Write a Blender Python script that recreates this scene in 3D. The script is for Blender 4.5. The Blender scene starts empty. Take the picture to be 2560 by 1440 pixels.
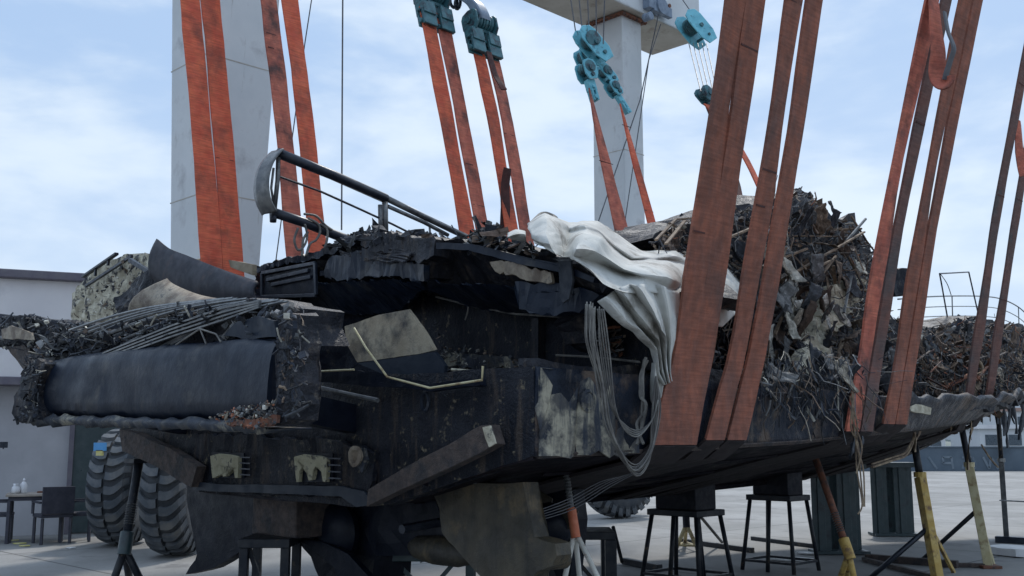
import bpy, bmesh, math, random
from mathutils import Vector, Matrix, noise
random.seed(7)
R = math.radians
scene = bpy.context.scene
COL = scene.collection
# ------------------------------------------------------------------ camera, sky, sun, exposure
FPX = 2600.0                       # focal length in photograph pixels (2560 wide)
TH = math.atan(380 / FPX)          # upward tilt, horizon at y=1100
EYE = 1.6
cam = bpy.data.cameras.new('camera'); cam.lens = FPX / 2560 * 36; cam.clip_end = 3000; cam.clip_start = .05
camo = bpy.data.objects.new('camera', cam); COL.objects.link(camo)
camo.location = (0, 0, EYE); camo.rotation_euler = (math.pi / 2 + TH, 0, 0); scene.camera = camo
SUN_EL, SUN_AZ = R(52), R(20)     # azimuth clockwise from +Y (behind the yacht, slightly right)
world = bpy.data.worlds.new('World'); scene.world = world; world.use_nodes = True
def sky():
    nt = world.node_tree; N = nt.nodes; L = nt.links; N.clear()
    out = N.new('ShaderNodeOutputWorld'); bg = N.new('ShaderNodeBackground'); bg.inputs[1].default_value = .1
    sk = N.new('ShaderNodeTexSky'); sk.sky_type = 'NISHITA'; sk.sun_disc = False
    sk.sun_elevation = SUN_EL; sk.sun_rotation = SUN_AZ; sk.air_density = 1.2; sk.dust_density = 1.5
    tc = N.new('ShaderNodeTexCoord'); mp = N.new('ShaderNodeMapping'); mp.inputs['Scale'].default_value = (1.0, 1.0, 2.6)
    mp.inputs['Rotation'].default_value = (0, R(12), R(20))
    L.new(tc.outputs['Generated'], mp.inputs[0])
    n1 = N.new('ShaderNodeTexNoise'); n1.inputs['Scale'].default_value = 3.4; n1.inputs['Detail'].default_value = 9
    n1.inputs['Roughness'].default_value = .5; n1.inputs['Distortion'].default_value = .35
    L.new(mp.outputs[0], n1.inputs['Vector'])
    n2 = N.new('ShaderNodeTexNoise'); n2.inputs['Scale'].default_value = 17; n2.inputs['Detail'].default_value = 6
    L.new(mp.outputs[0], n2.inputs['Vector'])
    ad = N.new('ShaderNodeMath'); ad.operation = 'MULTIPLY_ADD'; ad.inputs[1].default_value = .26
    L.new(n2.outputs[0], ad.inputs[0]); L.new(n1.outputs[0], ad.inputs[2])
    r = N.new('ShaderNodeValToRGB'); r.color_ramp.elements[0].position = .52; r.color_ramp.elements[1].position = .80
    r.color_ramp.interpolation = 'EASE'
    L.new(ad.outputs[0], r.inputs[0])
    mc = N.new('ShaderNodeMix'); mc.data_type = 'RGBA'
    mc.inputs['A'].default_value = (4.0, 5.6, 8.1, 1); mc.inputs['B'].default_value = (7.0, 8.1, 9.3, 1)
    L.new(r.outputs[0], mc.inputs['Factor'])
    # pale band of haze low over the horizon (real sky gradient)
    sp = N.new('ShaderNodeSeparateXYZ'); L.new(tc.outputs['Generated'], sp.inputs[0])
    hz = N.new('ShaderNodeMapRange'); hz.inputs['From Min'].default_value = .0; hz.inputs['From Max'].default_value = .34
    hz.inputs['To Min'].default_value = .75; hz.inputs['To Max'].default_value = 0
    L.new(sp.outputs[2], hz.inputs[0])
    mh = N.new('ShaderNodeMix'); mh.data_type = 'RGBA'; mh.inputs['B'].default_value = (7.0, 8.1, 9.6, 1)
    L.new(hz.outputs[0], mh.inputs['Factor']); L.new(mc.outputs['Result'], mh.inputs['A'])
    mx = N.new('ShaderNodeMix'); mx.data_type = 'RGBA'; mx.inputs['Factor'].default_value = .85
    L.new(sk.outputs[0], mx.inputs['A']); L.new(mh.outputs['Result'], mx.inputs['B'])
    zr = N.new('ShaderNodeMapRange'); zr.inputs['From Min'].default_value = .5; zr.inputs['From Max'].default_value = .85; zr.inputs['To Min'].default_value = 1; zr.inputs['To Max'].default_value = 1.6
    L.new(sp.outputs[2], zr.inputs[0]); zm = N.new('ShaderNodeVectorMath'); zm.operation = 'SCALE'
    L.new(mx.outputs['Result'], zm.inputs[0]); L.new(zr.outputs[0], zm.inputs['Scale'])
    L.new(zm.outputs[0], bg.inputs[0]); L.new(bg.outputs[0], out.inputs[0])
sky()
sd = bpy.data.lights.new('sun', 'SUN'); sd.energy = 2.2; sd.angle = R(5); sd.color = (1, .96, .9)
so = bpy.data.objects.new('sun', sd); COL.objects.link(so)
so.rotation_euler = (math.pi / 2 - SUN_EL, 0, math.pi - SUN_AZ)
so.rotation_euler = Vector((-math.sin(SUN_AZ) * math.cos(SUN_EL), -math.cos(SUN_AZ) * math.cos(SUN_EL), -math.sin(SUN_EL))).to_track_quat('-Z', 'Y').to_euler()
vs = scene.view_settings; vs.view_transform = 'Standard'; vs.look = 'None'; vs.exposure = .2; vs.gamma = 1; vs.use_curve_mapping = False

# ------------------------------------------------------------------ coordinates
K = math.sqrt(.5)
CX, CY = -1.8, 8.25                # yard frame: origin under the middle of the transom
def W(s, t, z):                    # s to starboard, t towards the bow, z up -> world
    return Vector((CX + K * (s + t), CY + K * (t - s), z))
AS = Vector((K, -K, 0)); AT = Vector((K, K, 0)); AZ = Vector((0, 0, 1))
def yard(p): x = p.x - CX; y = p.y - CY; return (K * (x - y), K * (x + y), p.z)
def hit(px, py, s=None, t=None, z=None, Y=None):   # where the sight line of a photo point meets a plane
    u = (px - 1280) / FPX; v = (720 - py) / FPX
    d = Vector((u, math.cos(TH) - math.sin(TH) * v, math.sin(TH) + math.cos(TH) * v))
    c = Vector((0, 0, EYE)); cs, ct, _ = yard(c); ds = (d.x - d.y) * K; dt = (d.x + d.y) * K
    if s is not None: k = (s - cs) / ds
    elif t is not None: k = (t - ct) / dt
    elif z is not None: k = (z - EYE) / d.z
    else: k = Y / d.y
    return c + d * k
# ------------------------------------------------------------------ materials
MAT = {}
def mat(name, c1, c2=None, rough=.6, scale=6, det=6, lo=.4, hi=.65, metal=0, bump=.0, bscale=40, c3=None, c3pos=(.62, .7), c3scale=2.5,
        stretch=(1, 1, 1), attr=False, transl=0, spec=.5, rvar=.15, weave=0, streak=None, spos=(.55, .72)):
    m = bpy.data.materials.new(name); m.use_nodes = True; nt = m.node_tree; N = nt.nodes; L = nt.links
    b = N['Principled BSDF']; tc = N.new('ShaderNodeTexCoord'); mp = N.new('ShaderNodeMapping'); mp.inputs['Scale'].default_value = stretch
    L.new(tc.outputs['Object'], mp.inputs[0])
    def nz(sc, d=6, ro=.6):
        n = N.new('ShaderNodeTexNoise'); n.inputs['Scale'].default_value = sc; n.inputs['Detail'].default_value = d
        n.inputs['Roughness'].default_value = ro; L.new(mp.outputs[0], n.inputs['Vector']); return n
    n = nz(scale, det); r = N.new('ShaderNodeMapRange'); r.inputs['From Min'].default_value = lo; r.inputs['From Max'].default_value = hi
    L.new(n.outputs[0], r.inputs[0])
    mx = N.new('ShaderNodeMix'); mx.data_type = 'RGBA'; mx.inputs['A'].default_value = (*c1, 1); mx.inputs['B'].default_value = (*(c2 or c1), 1)
    L.new(r.outputs[0], mx.inputs['Factor']); col = mx.outputs['Result']
    if c3:
        n3 = nz(c3scale, 8, .65); r3 = N.new('ShaderNodeMapRange'); r3.inputs['From Min'].default_value = c3pos[0]; r3.inputs['From Max'].default_value = c3pos[1]
        L.new(n3.outputs[0], r3.inputs[0]); m3 = N.new('ShaderNodeMix'); m3.data_type = 'RGBA'; m3.inputs['B'].default_value = (*c3, 1)
        L.new(col, m3.inputs['A']); L.new(r3.outputs[0], m3.inputs['Factor']); col = m3.outputs['Result']
    if streak:
        ms_ = N.new('ShaderNodeMapping'); ms_.inputs['Scale'].default_value = (9, 9, .9); L.new(tc.outputs['Object'], ms_.inputs[0])
        ns_ = N.new('ShaderNodeTexNoise'); ns_.inputs['Scale'].default_value = 1.3; ns_.inputs['Detail'].default_value = 7; ns_.inputs['Roughness'].default_value = .68; L.new(ms_.outputs[0], ns_.inputs['Vector'])
        rs_ = N.new('ShaderNodeMapRange'); rs_.inputs['From Min'].default_value = spos[0]; rs_.inputs['From Max'].default_value = spos[1]; L.new(ns_.outputs[0], rs_.inputs[0])
        mx_ = N.new('ShaderNodeMix'); mx_.data_type = 'RGBA'; mx_.inputs['B'].default_value = (*streak, 1); L.new(col, mx_.inputs['A']); L.new(rs_.outputs[0], mx_.inputs['Factor']); col = mx_.outputs['Result']
    if weave:
        mw = N.new('ShaderNodeMapping'); mw.inputs['Scale'].default_value = (5, 5, 70); L.new(tc.outputs['Object'], mw.inputs[0])
        nw = N.new('ShaderNodeTexNoise'); nw.inputs['Scale'].default_value = 1; nw.inputs['Detail'].default_value = 3; L.new(mw.outputs[0], nw.inputs['Vector'])
        rw = N.new('ShaderNodeMapRange'); rw.inputs['From Min'].default_value = .35; rw.inputs['From Max'].default_value = .65; rw.inputs['To Min'].default_value = 1 - weave; rw.inputs['To Max'].default_value = 1 + weave * .5; L.new(nw.outputs[0], rw.inputs[0])
        mw2 = N.new('ShaderNodeMix'); mw2.data_type = 'RGBA'; mw2.blend_type = 'MULTIPLY'; mw2.inputs['Factor'].default_value = 1
        L.new(col, mw2.inputs['A']); L.new(rw.outputs[0], mw2.inputs['B']); col = mw2.outputs['Result']
    if attr:
        a = N.new('ShaderNodeAttribute'); a.attribute_name = 'Col'
        ma = N.new('ShaderNodeMix'); ma.data_type = 'RGBA'; ma.blend_type = 'MULTIPLY'; ma.inputs['Factor'].default_value = 1
        L.new(col, ma.inputs['A']); L.new(a.outputs['Color'], ma.inputs['B']); col = ma.outputs['Result']
    L.new(col, b.inputs['Base Color']); b.inputs['Metallic'].default_value = metal; b.inputs['Specular IOR Level'].default_value = spec
    rr = N.new('ShaderNodeMapRange'); rr.inputs['To Min'].default_value = max(.05, rough - rvar); rr.inputs['To Max'].default_value = min(1, rough + rvar)
    rr.inputs['From Min'].default_value = .3; rr.inputs['From Max'].default_value = .7
    n4 = nz(scale * 2.3, 5); L.new(n4.outputs[0], rr.inputs[0]); L.new(rr.outputs[0], b.inputs['Roughness'])
    if bump:
        nb = nz(bscale, 5, .7); bp = N.new('ShaderNodeBump'); bp.inputs['Strength'].default_value = bump; bp.inputs['Distance'].default_value = .02
        L.new(nb.outputs[0], bp.inputs['Height']); L.new(bp.outputs[0], b.inputs['Normal'])
    if transl:
        t = N.new('ShaderNodeBsdfTranslucent'); ms = N.new('ShaderNodeMixShader'); ms.inputs[0].default_value = transl
        L.new(col, t.inputs[0]); L.new(b.outputs[0], ms.inputs[1]); L.new(t.outputs[0], ms.inputs[2]); L.new(ms.outputs[0], N['Material Output'].inputs[0])
    MAT[name] = m; return m
mat('char', (.006, .008, .014), (.040, .040, .048), spec=.3, rough=.5, scale=4, lo=.42, hi=.70, bump=1, bscale=22, c3=(.13, .11, .09), c3pos=(.58, .69), c3scale=8, streak=(.075, .058, .048), spos=(.54, .70))
mat('char_deep', (.002, .004, .011), (.010, .013, .022), spec=.15, rough=.6, scale=4, bump=.6, bscale=18, c3=(.05, .042, .036), c3pos=(.60, .74), c3scale=7)
mat('char_smooth', (.004, .008, .018), (.012, .019, .034), spec=.25, rough=.45, scale=1.6, bump=.2, bscale=14, c3=(.07, .066, .06), c3pos=(.58, .76), c3scale=2.4, streak=(.03, .028, .03), spos=(.60, .75))
mat('char_wall', (.004, .006, .012), (.020, .022, .030), spec=.22, rough=.42, scale=2.2, lo=.42, hi=.66, bump=.9, bscale=38, c3=(.16, .135, .095), c3pos=(.60, .66), c3scale=13, streak=(.062, .048, .040), spos=(.53, .67))
mat('debris', (.6, .6, .6), (1, 1, 1), rough=.8, scale=14, bump=.6, bscale=50, attr=True)
mat('ash_panel', (.012, .017, .028), (.075, .072, .068), rough=.65, scale=5, lo=.44, hi=.6, bump=.5, bscale=60, c3=(.36, .33, .25), c3pos=(.50, .62), c3scale=4, streak=(.02, .028, .045), spos=(.48, .6))
mat('ash_white', (.30, .27, .2), (.6, .56, .44), rough=.8, scale=7, bump=.7, bscale=26, c3=(.02, .022, .03), c3pos=(.52, .6), c3scale=5.5)
mat('scorched', (.13, .10, .075), (.34, .29, .22), rough=.7, scale=6, bump=.4, c3=(.03, .03, .035), c3pos=(.58, .68), c3scale=6)
mat('beige_panel', (.20, .155, .10), (.33, .28, .20), rough=.7, scale=3, bump=.3, c3=(.03, .028, .028), c3pos=(.50, .68), c3scale=3.5)
mat('grey_panel', (.012, .018, .03), (.024, .03, .04), spec=.2, rough=.5, scale=3)
mat('trim_brown', (.04, .03, .028), (.085, .062, .052), rough=.75, scale=14, bump=.6, bscale=50, c3=(.02, .02, .024), c3pos=(.5, .64), c3scale=5, streak=(.11, .085, .07), spos=(.6, .75))
mat('antifoul', (.005, .005, .009), (.016, .012, .015), spec=.12, rough=.6, scale=3, bump=.3, bscale=12, c3=(.04, .03, .028), c3pos=(.6, .75), c3scale=5)
mat('hull_side', (.003, .007, .016), (.016, .022, .036), spec=.2, rough=.45, scale=4, bump=.8, bscale=20, c3=(.10, .072, .055), c3pos=(.52, .64), c3scale=3, streak=(.075, .065, .058), spos=(.55, .70))
mat('plate_grey', (.025, .027, .036), (.045, .045, .055), spec=.25, rough=.6, scale=4, c3=(.07, .055, .055), c3pos=(.55, .7), c3scale=5)
mat('pod', (.032, .028, .02), (.075, .062, .04), rough=.55, scale=4, bump=.4, bscale=40, c3=(.13, .095, .05), c3pos=(.56, .7), c3scale=3.5, streak=(.015, .015, .014), spos=(.5, .7))
mat('pod_dark', (.002, .004, .01), (.008, .011, .02), spec=.2, rough=.45, scale=4, bump=.2)
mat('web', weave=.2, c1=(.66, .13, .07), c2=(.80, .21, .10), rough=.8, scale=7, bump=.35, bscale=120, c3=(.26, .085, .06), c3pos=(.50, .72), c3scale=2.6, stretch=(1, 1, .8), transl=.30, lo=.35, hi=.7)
mat('web_near', weave=.2, c1=(.20, .075, .048), c2=(.31, .105, .062), rough=.85, scale=9, bump=.35, bscale=120, c3=(.11, .06, .05), c3pos=(.50, .75), c3scale=3, stretch=(1, 1, .5), transl=.06)  # darker copy of the webbing; shade on the near strands is in the colour
mat('web_worn', weave=.2, c1=(.44, .12, .08), c2=(.6, .18, .11), rough=.85, scale=7, bump=.35, bscale=120, c3=(.10, .048, .042), c3pos=(.46, .66), c3scale=3, stretch=(1, 1, .8), transl=.10)
mat('web_grey', weave=.2, c1=(.13, .07, .06), c2=(.22, .09, .065), rough=.85, scale=6, bump=.35, bscale=120, c3=(.085, .07, .07), c3pos=(.45, .65), c3scale=3, transl=.12)
mat('web_shaded', (.018, .014, .016), (.03, .022, .022), rough=.9)  # webbing under the hull, its shade painted in as near-black
mat('seam', (.05, .02, .018), (.09, .03, .025), rough=.9)
mat('tarp', (.48, .48, .45), (.62, .61, .57), spec=.15, rough=.8, scale=3, bump=.35, bscale=30, c3=(.20, .185, .16), c3pos=(.52, .70), c3scale=3.2, transl=.05)
mat('steel', (.10, .105, .11), (.2, .2, .195), rough=.4, scale=9, metal=.5, bump=.1, c3=(.05, .05, .055), c3pos=(.55, .7), c3scale=6)
mat('steel_dark', (.01, .015, .026), (.03, .036, .05), rough=.4, scale=6, metal=.2, bump=.1)
mat('cable', (.09, .085, .08), (.2, .19, .17), rough=.7, scale=8)
mat('rope', (.07, .075, .085), (.12, .12, .13), rough=.6)
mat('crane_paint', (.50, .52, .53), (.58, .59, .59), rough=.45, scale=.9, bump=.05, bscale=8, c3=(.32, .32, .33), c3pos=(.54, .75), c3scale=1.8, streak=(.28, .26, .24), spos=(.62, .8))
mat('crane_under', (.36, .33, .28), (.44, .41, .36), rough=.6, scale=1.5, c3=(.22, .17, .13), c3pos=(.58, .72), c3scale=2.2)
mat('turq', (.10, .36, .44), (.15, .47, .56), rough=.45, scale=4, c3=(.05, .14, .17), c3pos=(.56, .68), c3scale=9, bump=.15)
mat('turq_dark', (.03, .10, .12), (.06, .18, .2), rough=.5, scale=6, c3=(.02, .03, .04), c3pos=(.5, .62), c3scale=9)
mat('greyblue', (.13, .17, .23), (.2, .25, .32), rough=.5, scale=5)
mat('rubber', (.028, .034, .042), (.05, .055, .062), attr=True, rough=.75, scale=5, bump=.15, c3=(.07, .07, .068), c3pos=(.5, .72), c3scale=3)
mat('rim', (.35, .37, .4), (.45, .47, .5), rough=.5)
mat('bluesticker', (.08, .3, .6), (.1, .34, .66), rough=.5)
mat('yellowsticker', (.55, .5, .1), (.6, .55, .3), rough=.5)
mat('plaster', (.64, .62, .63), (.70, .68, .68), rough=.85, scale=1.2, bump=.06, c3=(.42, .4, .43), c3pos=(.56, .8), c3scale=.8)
mat('plaster_low', (.38, .38, .40), (.45, .45, .47), rough=.85, scale=1.2, c3=(.2, .2, .22), c3pos=(.56, .8), c3scale=1)  # darker plaster: shade below the overhang is put into the colour
mat('fascia', (.11, .1, .13), (.14, .13, .15), rough=.6)
mat('door', (.03, .05, .055), (.05, .07, .075), rough=.4)
mat('plastic_white', (.6, .6, .62), (.7, .7, .7), rough=.35)
mat('wood_table', (.30, .26, .22), (.4, .35, .3), rough=.6)
mat('rattan', (.03, .032, .045), (.05, .05, .065), rough=.7)
mat('yellow_paint', (.42, .27, .06), (.52, .38, .13), rough=.6, scale=8, c3=(.16, .09, .04), c3pos=(.5, .62), c3scale=7, bump=.2)
mat('pale_yellow', (.42, .36, .2), (.5, .45, .28), rough=.6, scale=8, c3=(.2, .13, .06), c3pos=(.52, .64), c3scale=7, bump=.2)
mat('timber', (.13, .09, .06), (.26, .19, .13), rough=.8, scale=9, bump=.3, c3=(.03, .028, .03), c3pos=(.55, .66), c3scale=6)
mat('rust', (.13, .05, .03), (.22, .09, .05), rough=.8, scale=12, c3=(.05, .04, .04), c3pos=(.5, .62), c3scale=7, bump=.3)
mat('white_paint', (.6, .58, .52), (.7, .68, .62), rough=.55, scale=9, c3=(.3, .14, .07), c3pos=(.58, .66), c3scale=9)
mat('orange_paint', (.5, .13, .06), (.6, .2, .1), rough=.6, scale=14, c3=(.5, .4, .35), c3pos=(.6, .7), c3scale=12)
mat('stand_green', (.022, .045, .052), (.045, .075, .082), rough=.45, scale=5, c3=(.015, .022, .03), c3pos=(.5, .66), c3scale=5)
mat('stand_black', (.008, .012, .02), (.03, .032, .036), spec=.3, rough=.5, scale=7, c3=(.11, .085, .06), c3pos=(.6, .7), c3scale=8)
mat('block_wood', (.006, .008, .016), (.016, .016, .022), rough=.8, scale=6, bump=.3)
mat('cream_plastic', (.27, .25, .16), (.40, .37, .26), rough=.7, scale=9, bump=.4, c3=(.03, .028, .026), c3pos=(.54, .62), c3scale=9)
mat('rag', (.14, .10, .07), (.3, .23, .15), rough=.9, scale=10, bump=.4)
mat('rag_dark', (.02, .025, .035), (.045, .05, .06), rough=.9, scale=10, bump=.4)
mat('barrier', (.075, .10, .13), (.10, .13, .16), rough=.8, scale=.5, c3=(.06, .08, .1), c3pos=(.5, .7), c3scale=.3)
mat('faded_paint', (.13, .16, .19), (.17, .2, .23), rough=.8, scale=3, c3=(.09, .12, .15), c3pos=(.5, .6), c3scale=2)
mat('house_white', (.55, .56, .58), (.62, .62, .62), rough=.8, scale=.3)
mat('house_roof', (.3, .2, .17), (.36, .25, .2), rough=.8, scale=.3)
mat('window_dark', (.05, .07, .09), (.08, .1, .12), rough=.3)
mat('hill', (.10, .13, .12), (.16, .18, .16), rough=.9, scale=.05)
mat('litter', (.6, .6, .6), (.7, .7, .68), rough=.6)
mat('red_plastic', (.5, .03, .06), (.55, .04, .07), rough=.4)
def ground_mat():
    m = bpy.data.materials.new('concrete'); m.use_nodes = True; nt = m.node_tree; N = nt.nodes; L = nt.links
    b = N['Principled BSDF']; tc = N.new('ShaderNodeTexCoord')
    def nz(sc, d, st=(1, 1, 1)):
        mp = N.new('ShaderNodeMapping'); mp.inputs['Scale'].default_value = st; mp.inputs['Rotation'].default_value = (0, 0, R(45)); L.new(tc.outputs['Object'], mp.inputs[0])
        n = N.new('ShaderNodeTexNoise'); n.inputs['Scale'].default_value = sc; n.inputs['Detail'].default_value = d; n.inputs['Roughness'].default_value = .6
        L.new(mp.outputs[0], n.inputs['Vector']); return n
    n1 = nz(.35, 8); n2 = nz(2.2, 8, (1, .35, 1)); n3 = nz(30, 4)
    r1 = N.new('ShaderNodeValToRGB'); e = r1.color_ramp.elements; e[0].position = .35; e[0].color = (.17, .168, .16, 1); e[1].position = .7; e[1].color = (.30, .295, .285, 1)
    L.new(n1.outputs[0], r1.inputs[0])
    r2 = N.new('ShaderNodeMapRange'); r2.inputs['From Min'].default_value = .52; r2.inputs['From Max'].default_value = .72; r2.inputs['To Max'].default_value = .55; L.new(n2.outputs[0], r2.inputs[0])
    mx = N.new('ShaderNodeMix'); mx.data_type = 'RGBA'; mx.inputs['B'].default_value = (.13, .125, .12, 1); L.new(r1.outputs[0], mx.inputs['A']); L.new(r2.outputs[0], mx.inputs['Factor'])
    br = N.new('ShaderNodeTexBrick'); br.offset = 0; br.inputs['Scale'].default_value = 1; br.inputs['Brick Width'].default_value = 5; br.inputs['Row Height'].default_value = 5; br.inputs['Mortar Size'].default_value = .02
    br.inputs['Color1'].default_value = (1, 1, 1, 1); br.inputs['Color2'].default_value = (.9, .9, .9, 1); br.inputs['Mortar'].default_value = (.35, .35, .35, 1)
    mpb = N.new('ShaderNodeMapping'); mpb.inputs['Rotation'].default_value = (0, 0, R(45)); L.new(tc.outputs['Object'], mpb.inputs[0]); L.new(mpb.outputs[0], br.inputs['Vector'])
    mb_ = N.new('ShaderNodeMix'); mb_.data_type = 'RGBA'; mb_.blend_type = 'MULTIPLY'; mb_.inputs['Factor'].default_value = 1; L.new(mx.outputs['Result'], mb_.inputs['A']); L.new(br.outputs['Color'], mb_.inputs['B'])
    n5 = nz(1.1, 6); r5 = N.new('ShaderNodeMapRange'); r5.inputs['From Min'].default_value = .60; r5.inputs['From Max'].default_value = .68; r5.inputs['To Max'].default_value = .7; L.new(n5.outputs[0], r5.inputs[0])
    mx5 = N.new('ShaderNodeMix'); mx5.data_type = 'RGBA'; mx5.inputs['B'].default_value = (.09, .088, .09, 1); L.new(mb_.outputs['Result'], mx5.inputs['A']); L.new(r5.outputs[0], mx5.inputs['Factor']); mx = mx5
    r3 = N.new('ShaderNodeMapRange'); r3.inputs['To Min'].default_value = .82; r3.inputs['To Max'].default_value = 1.15; L.new(n3.outputs[0], r3.inputs[0])
    mm = N.new('ShaderNodeMix'); mm.data_type = 'RGBA'; mm.blend_type = 'MULTIPLY'; mm.inputs['Factor'].default_value = 1; L.new(mx.outputs['Result'], mm.inputs['A']); L.new(r3.outputs[0], mm.inputs['B'])
    L.new(mm.outputs['Result'], b.inputs['Base Color']); b.inputs['Roughness'].default_value = .8
    bp = N.new('ShaderNodeBump'); bp.inputs['Strength'].default_value = .3; bp.inputs['Distance'].default_value = .01; L.new(n3.outputs[0], bp.inputs['Height']); L.new(bp.outputs[0], b.inputs['Normal'])
    MAT['concrete'] = m
ground_mat()
# ------------------------------------------------------------------ mesh builder
def org(o):
    v = Vector(o.location)
    while o.parent: o = o.parent; v += Vector(o.location)
    return v
class MB:
    def __init__(s): s.v = []; s.f = []; s.c = []
    def add(s, vs, fs, col=(1, 1, 1)):
        n = len(s.v); s.v += [Vector(x) for x in vs]; s.f += [tuple(i + n for i in f) for f in fs]; s.c += [col] * len(fs); return s
    def box(s, c, x, y, z, col=(1, 1, 1)):          # half vectors
        c = Vector(c); P = [c + a * x + b * y + d * z for d in (-1, 1) for b in (-1, 1) for a in (-1, 1)]
        return s.add(P, [(0, 2, 3, 1), (4, 5, 7, 6), (0, 1, 5, 4), (2, 6, 7, 3), (0, 4, 6, 2), (1, 3, 7, 5)], col)
    def cbox(s, c, hx, hy, hz, ax=Vector((1, 0, 0)), col=(1, 1, 1)):
        ay = AZ.cross(ax); return s.box(c, ax * hx, ay * hy, AZ * hz, col)
    def bar(s, a, b, w, h=None, up=AZ, w2=None, h2=None, col=(1, 1, 1)):
        a = Vector(a); b = Vector(b); h = h or w; w2 = w2 or w; h2 = h2 or h; d = (b - a).normalized()
        x = d.cross(up)
        if x.length < 1e-3: x = d.cross(Vector((1, 0, 0)))
        x.normalize(); y = x.cross(d)
        P = [a + x * i * w / 2 + y * j * h / 2 for i, j in ((-1, -1), (1, -1), (1, 1), (-1, 1))] + [b + x * i * w2 / 2 + y * j * h2 / 2 for i, j in ((-1, -1), (1, -1), (1, 1), (-1, 1))]
        return s.add(P, [(0, 3, 2, 1), (4, 5, 6, 7), (0, 1, 5, 4), (1, 2, 6, 5), (2, 3, 7, 6), (3, 0, 4, 7)], col)
    def tube(s, pts, r, n=8, r2=None, col=(1, 1, 1)):
        pts = [Vector(p) for p in pts]; r2 = r if r2 is None else r2; V = []; F = []; m = len(pts); prev = None
        for i, p in enumerate(pts):
            d = (pts[min(i + 1, m - 1)] - pts[max(i - 1, 0)]).normalized()
            x = (prev - d * prev.dot(d)) if prev is not None else d.cross(AZ if abs(d.z) < .9 else Vector((1, 0, 0)))
            x.normalize(); prev = x; y = d.cross(x); rr = r + (r2 - r) * i / (m - 1)
            V += [p + (x * math.cos(k * 2 * math.pi / n) + y * math.sin(k * 2 * math.pi / n)) * rr for k in range(n)]
        for i in range(m - 1):
            for k in range(n): F.append((i * n + k, i * n + (k + 1) % n, (i + 1) * n + (k + 1) % n, (i + 1) * n + k))
        F += [tuple(range(n - 1, -1, -1)), tuple((m - 1) * n + k for k in range(n))]
        return s.add(V, F, col)
    def lathe(s, c, ax, prof, n=24, col=(1, 1, 1)):  # prof: (along, radius)
        c = Vector(c); ax = Vector(ax).normalized(); x = ax.cross(AZ if abs(ax.z) < .9 else Vector((1, 0, 0))).normalized(); y = ax.cross(x); V = []; F = []
        for h, r in prof: V += [c + ax * h + (x * math.cos(k * 2 * math.pi / n) + y * math.sin(k * 2 * math.pi / n)) * r for k in range(n)]
        m = len(prof)
        for i in range(m - 1):
            for k in range(n): F.append((i * n + k, i * n + (k + 1) % n, (i + 1) * n + (k + 1) % n, (i + 1) * n + k))
        F += [tuple(range(n - 1, -1, -1)), tuple((m - 1) * n + k for k in range(n))]
        return s.add(V, F, col)
    def slab(s, P, ext, res=None, amp=.0, freq=3.0, col=(1, 1, 1), seed=0, rag=0):
        bm = bmesh.new(); P = [Vector(p) for p in P]
        if rag:                                     # ragged outline
            Q = []; rnd = random.Random(seed)
            for i in range(len(P)):
                a = P[i]; b = P[(i + 1) % len(P)]; k = max(1, int((b - a).length / (rag * 1.6)))
                for j in range(k): Q.append(a.lerp(b, j / k) + (Vector((rnd.uniform(-1, 1), rnd.uniform(-1, 1), rnd.uniform(-1, 1))) * rag * .55 if j else Vector()))
            P = Q
        vv = [bm.verts.new(p) for p in P]; f = bm.faces.new(vv)
        bmesh.ops.triangulate(bm, faces=[f])
        if res:
            for _ in range(7):
                E = [e for e in bm.edges if e.calc_length() > res]
                if not E: break
                bmesh.ops.subdivide_edges(bm, edges=E, cuts=1); bmesh.ops.triangulate(bm, faces=bm.faces[:])
        r = bmesh.ops.extrude_face_region(bm, geom=bm.faces[:]); ext = Vector(ext)
        nv = [g for g in r['geom'] if isinstance(g, bmesh.types.BMVert)]
        bmesh.ops.translate(bm, verts=nv, vec=ext)
        if res:
            E = [e for e in bm.edges if e.calc_length() > res * 1.5]
            if E: bmesh.ops.subdivide_edges(bm, edges=E, cuts=1 if ext.length < .5 else 3); bmesh.ops.triangulate(bm, faces=bm.faces[:])
        if amp:
            o = Vector((seed * 3.7, seed * 1.3, 0))
            for v in bm.verts:
                q = v.co * freq + o
                v.co += (noise.noise_vector(q) + noise.noise_vector(q * 2.7) * .45 + noise.noise_vector(q * 6.1) * .2) * amp
        bmesh.ops.recalc_face_normals(bm, faces=bm.faces[:])
        bm.verts.index_update(); V = [v.co.copy() for v in bm.verts]; F = [tuple(v.index for v in f.verts) for f in bm.faces]; bm.free()
        return s.add(V, F, col)
    def grid(s, rows, col=(1, 1, 1), closed=False):
        m = len(rows); n = len(rows[0]); V = [p for r in rows for p in r]; F = []
        for i in range(m - 1):
            for k in range(n - (0 if closed else 1)): F.append((i * n + k, i * n + (k + 1) % n, (i + 1) * n + (k + 1) % n, (i + 1) * n + k))
        return s.add(V, F, col)
    def build(s, name, mt, parent=None, smooth=False, bevel=0, thick=0, sub=0, auto=False, attr=False):
        me = bpy.data.meshes.new(name)
        o0 = org(parent) if parent else None
        if o0 is None:
            xs = [v.x for v in s.v]; ys = [v.y for v in s.v]; zs = [v.z for v in s.v]
            o0 = Vector(((min(xs) + max(xs)) / 2, (min(ys) + max(ys)) / 2, min(zs)))
            loc = o0
        else: loc = Vector()
        me.from_pydata([v - o0 for v in s.v], [], s.f); me.materials.append(MAT[mt]); me.update()
        if attr:
            a = me.color_attributes.new('Col', 'FLOAT_COLOR', 'CORNER'); k = 0; buf = []
            for f, c in zip(s.f, s.c): buf += [c[0], c[1], c[2], 1.0] * len(f)
            a.data.foreach_set('color', buf)
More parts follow.
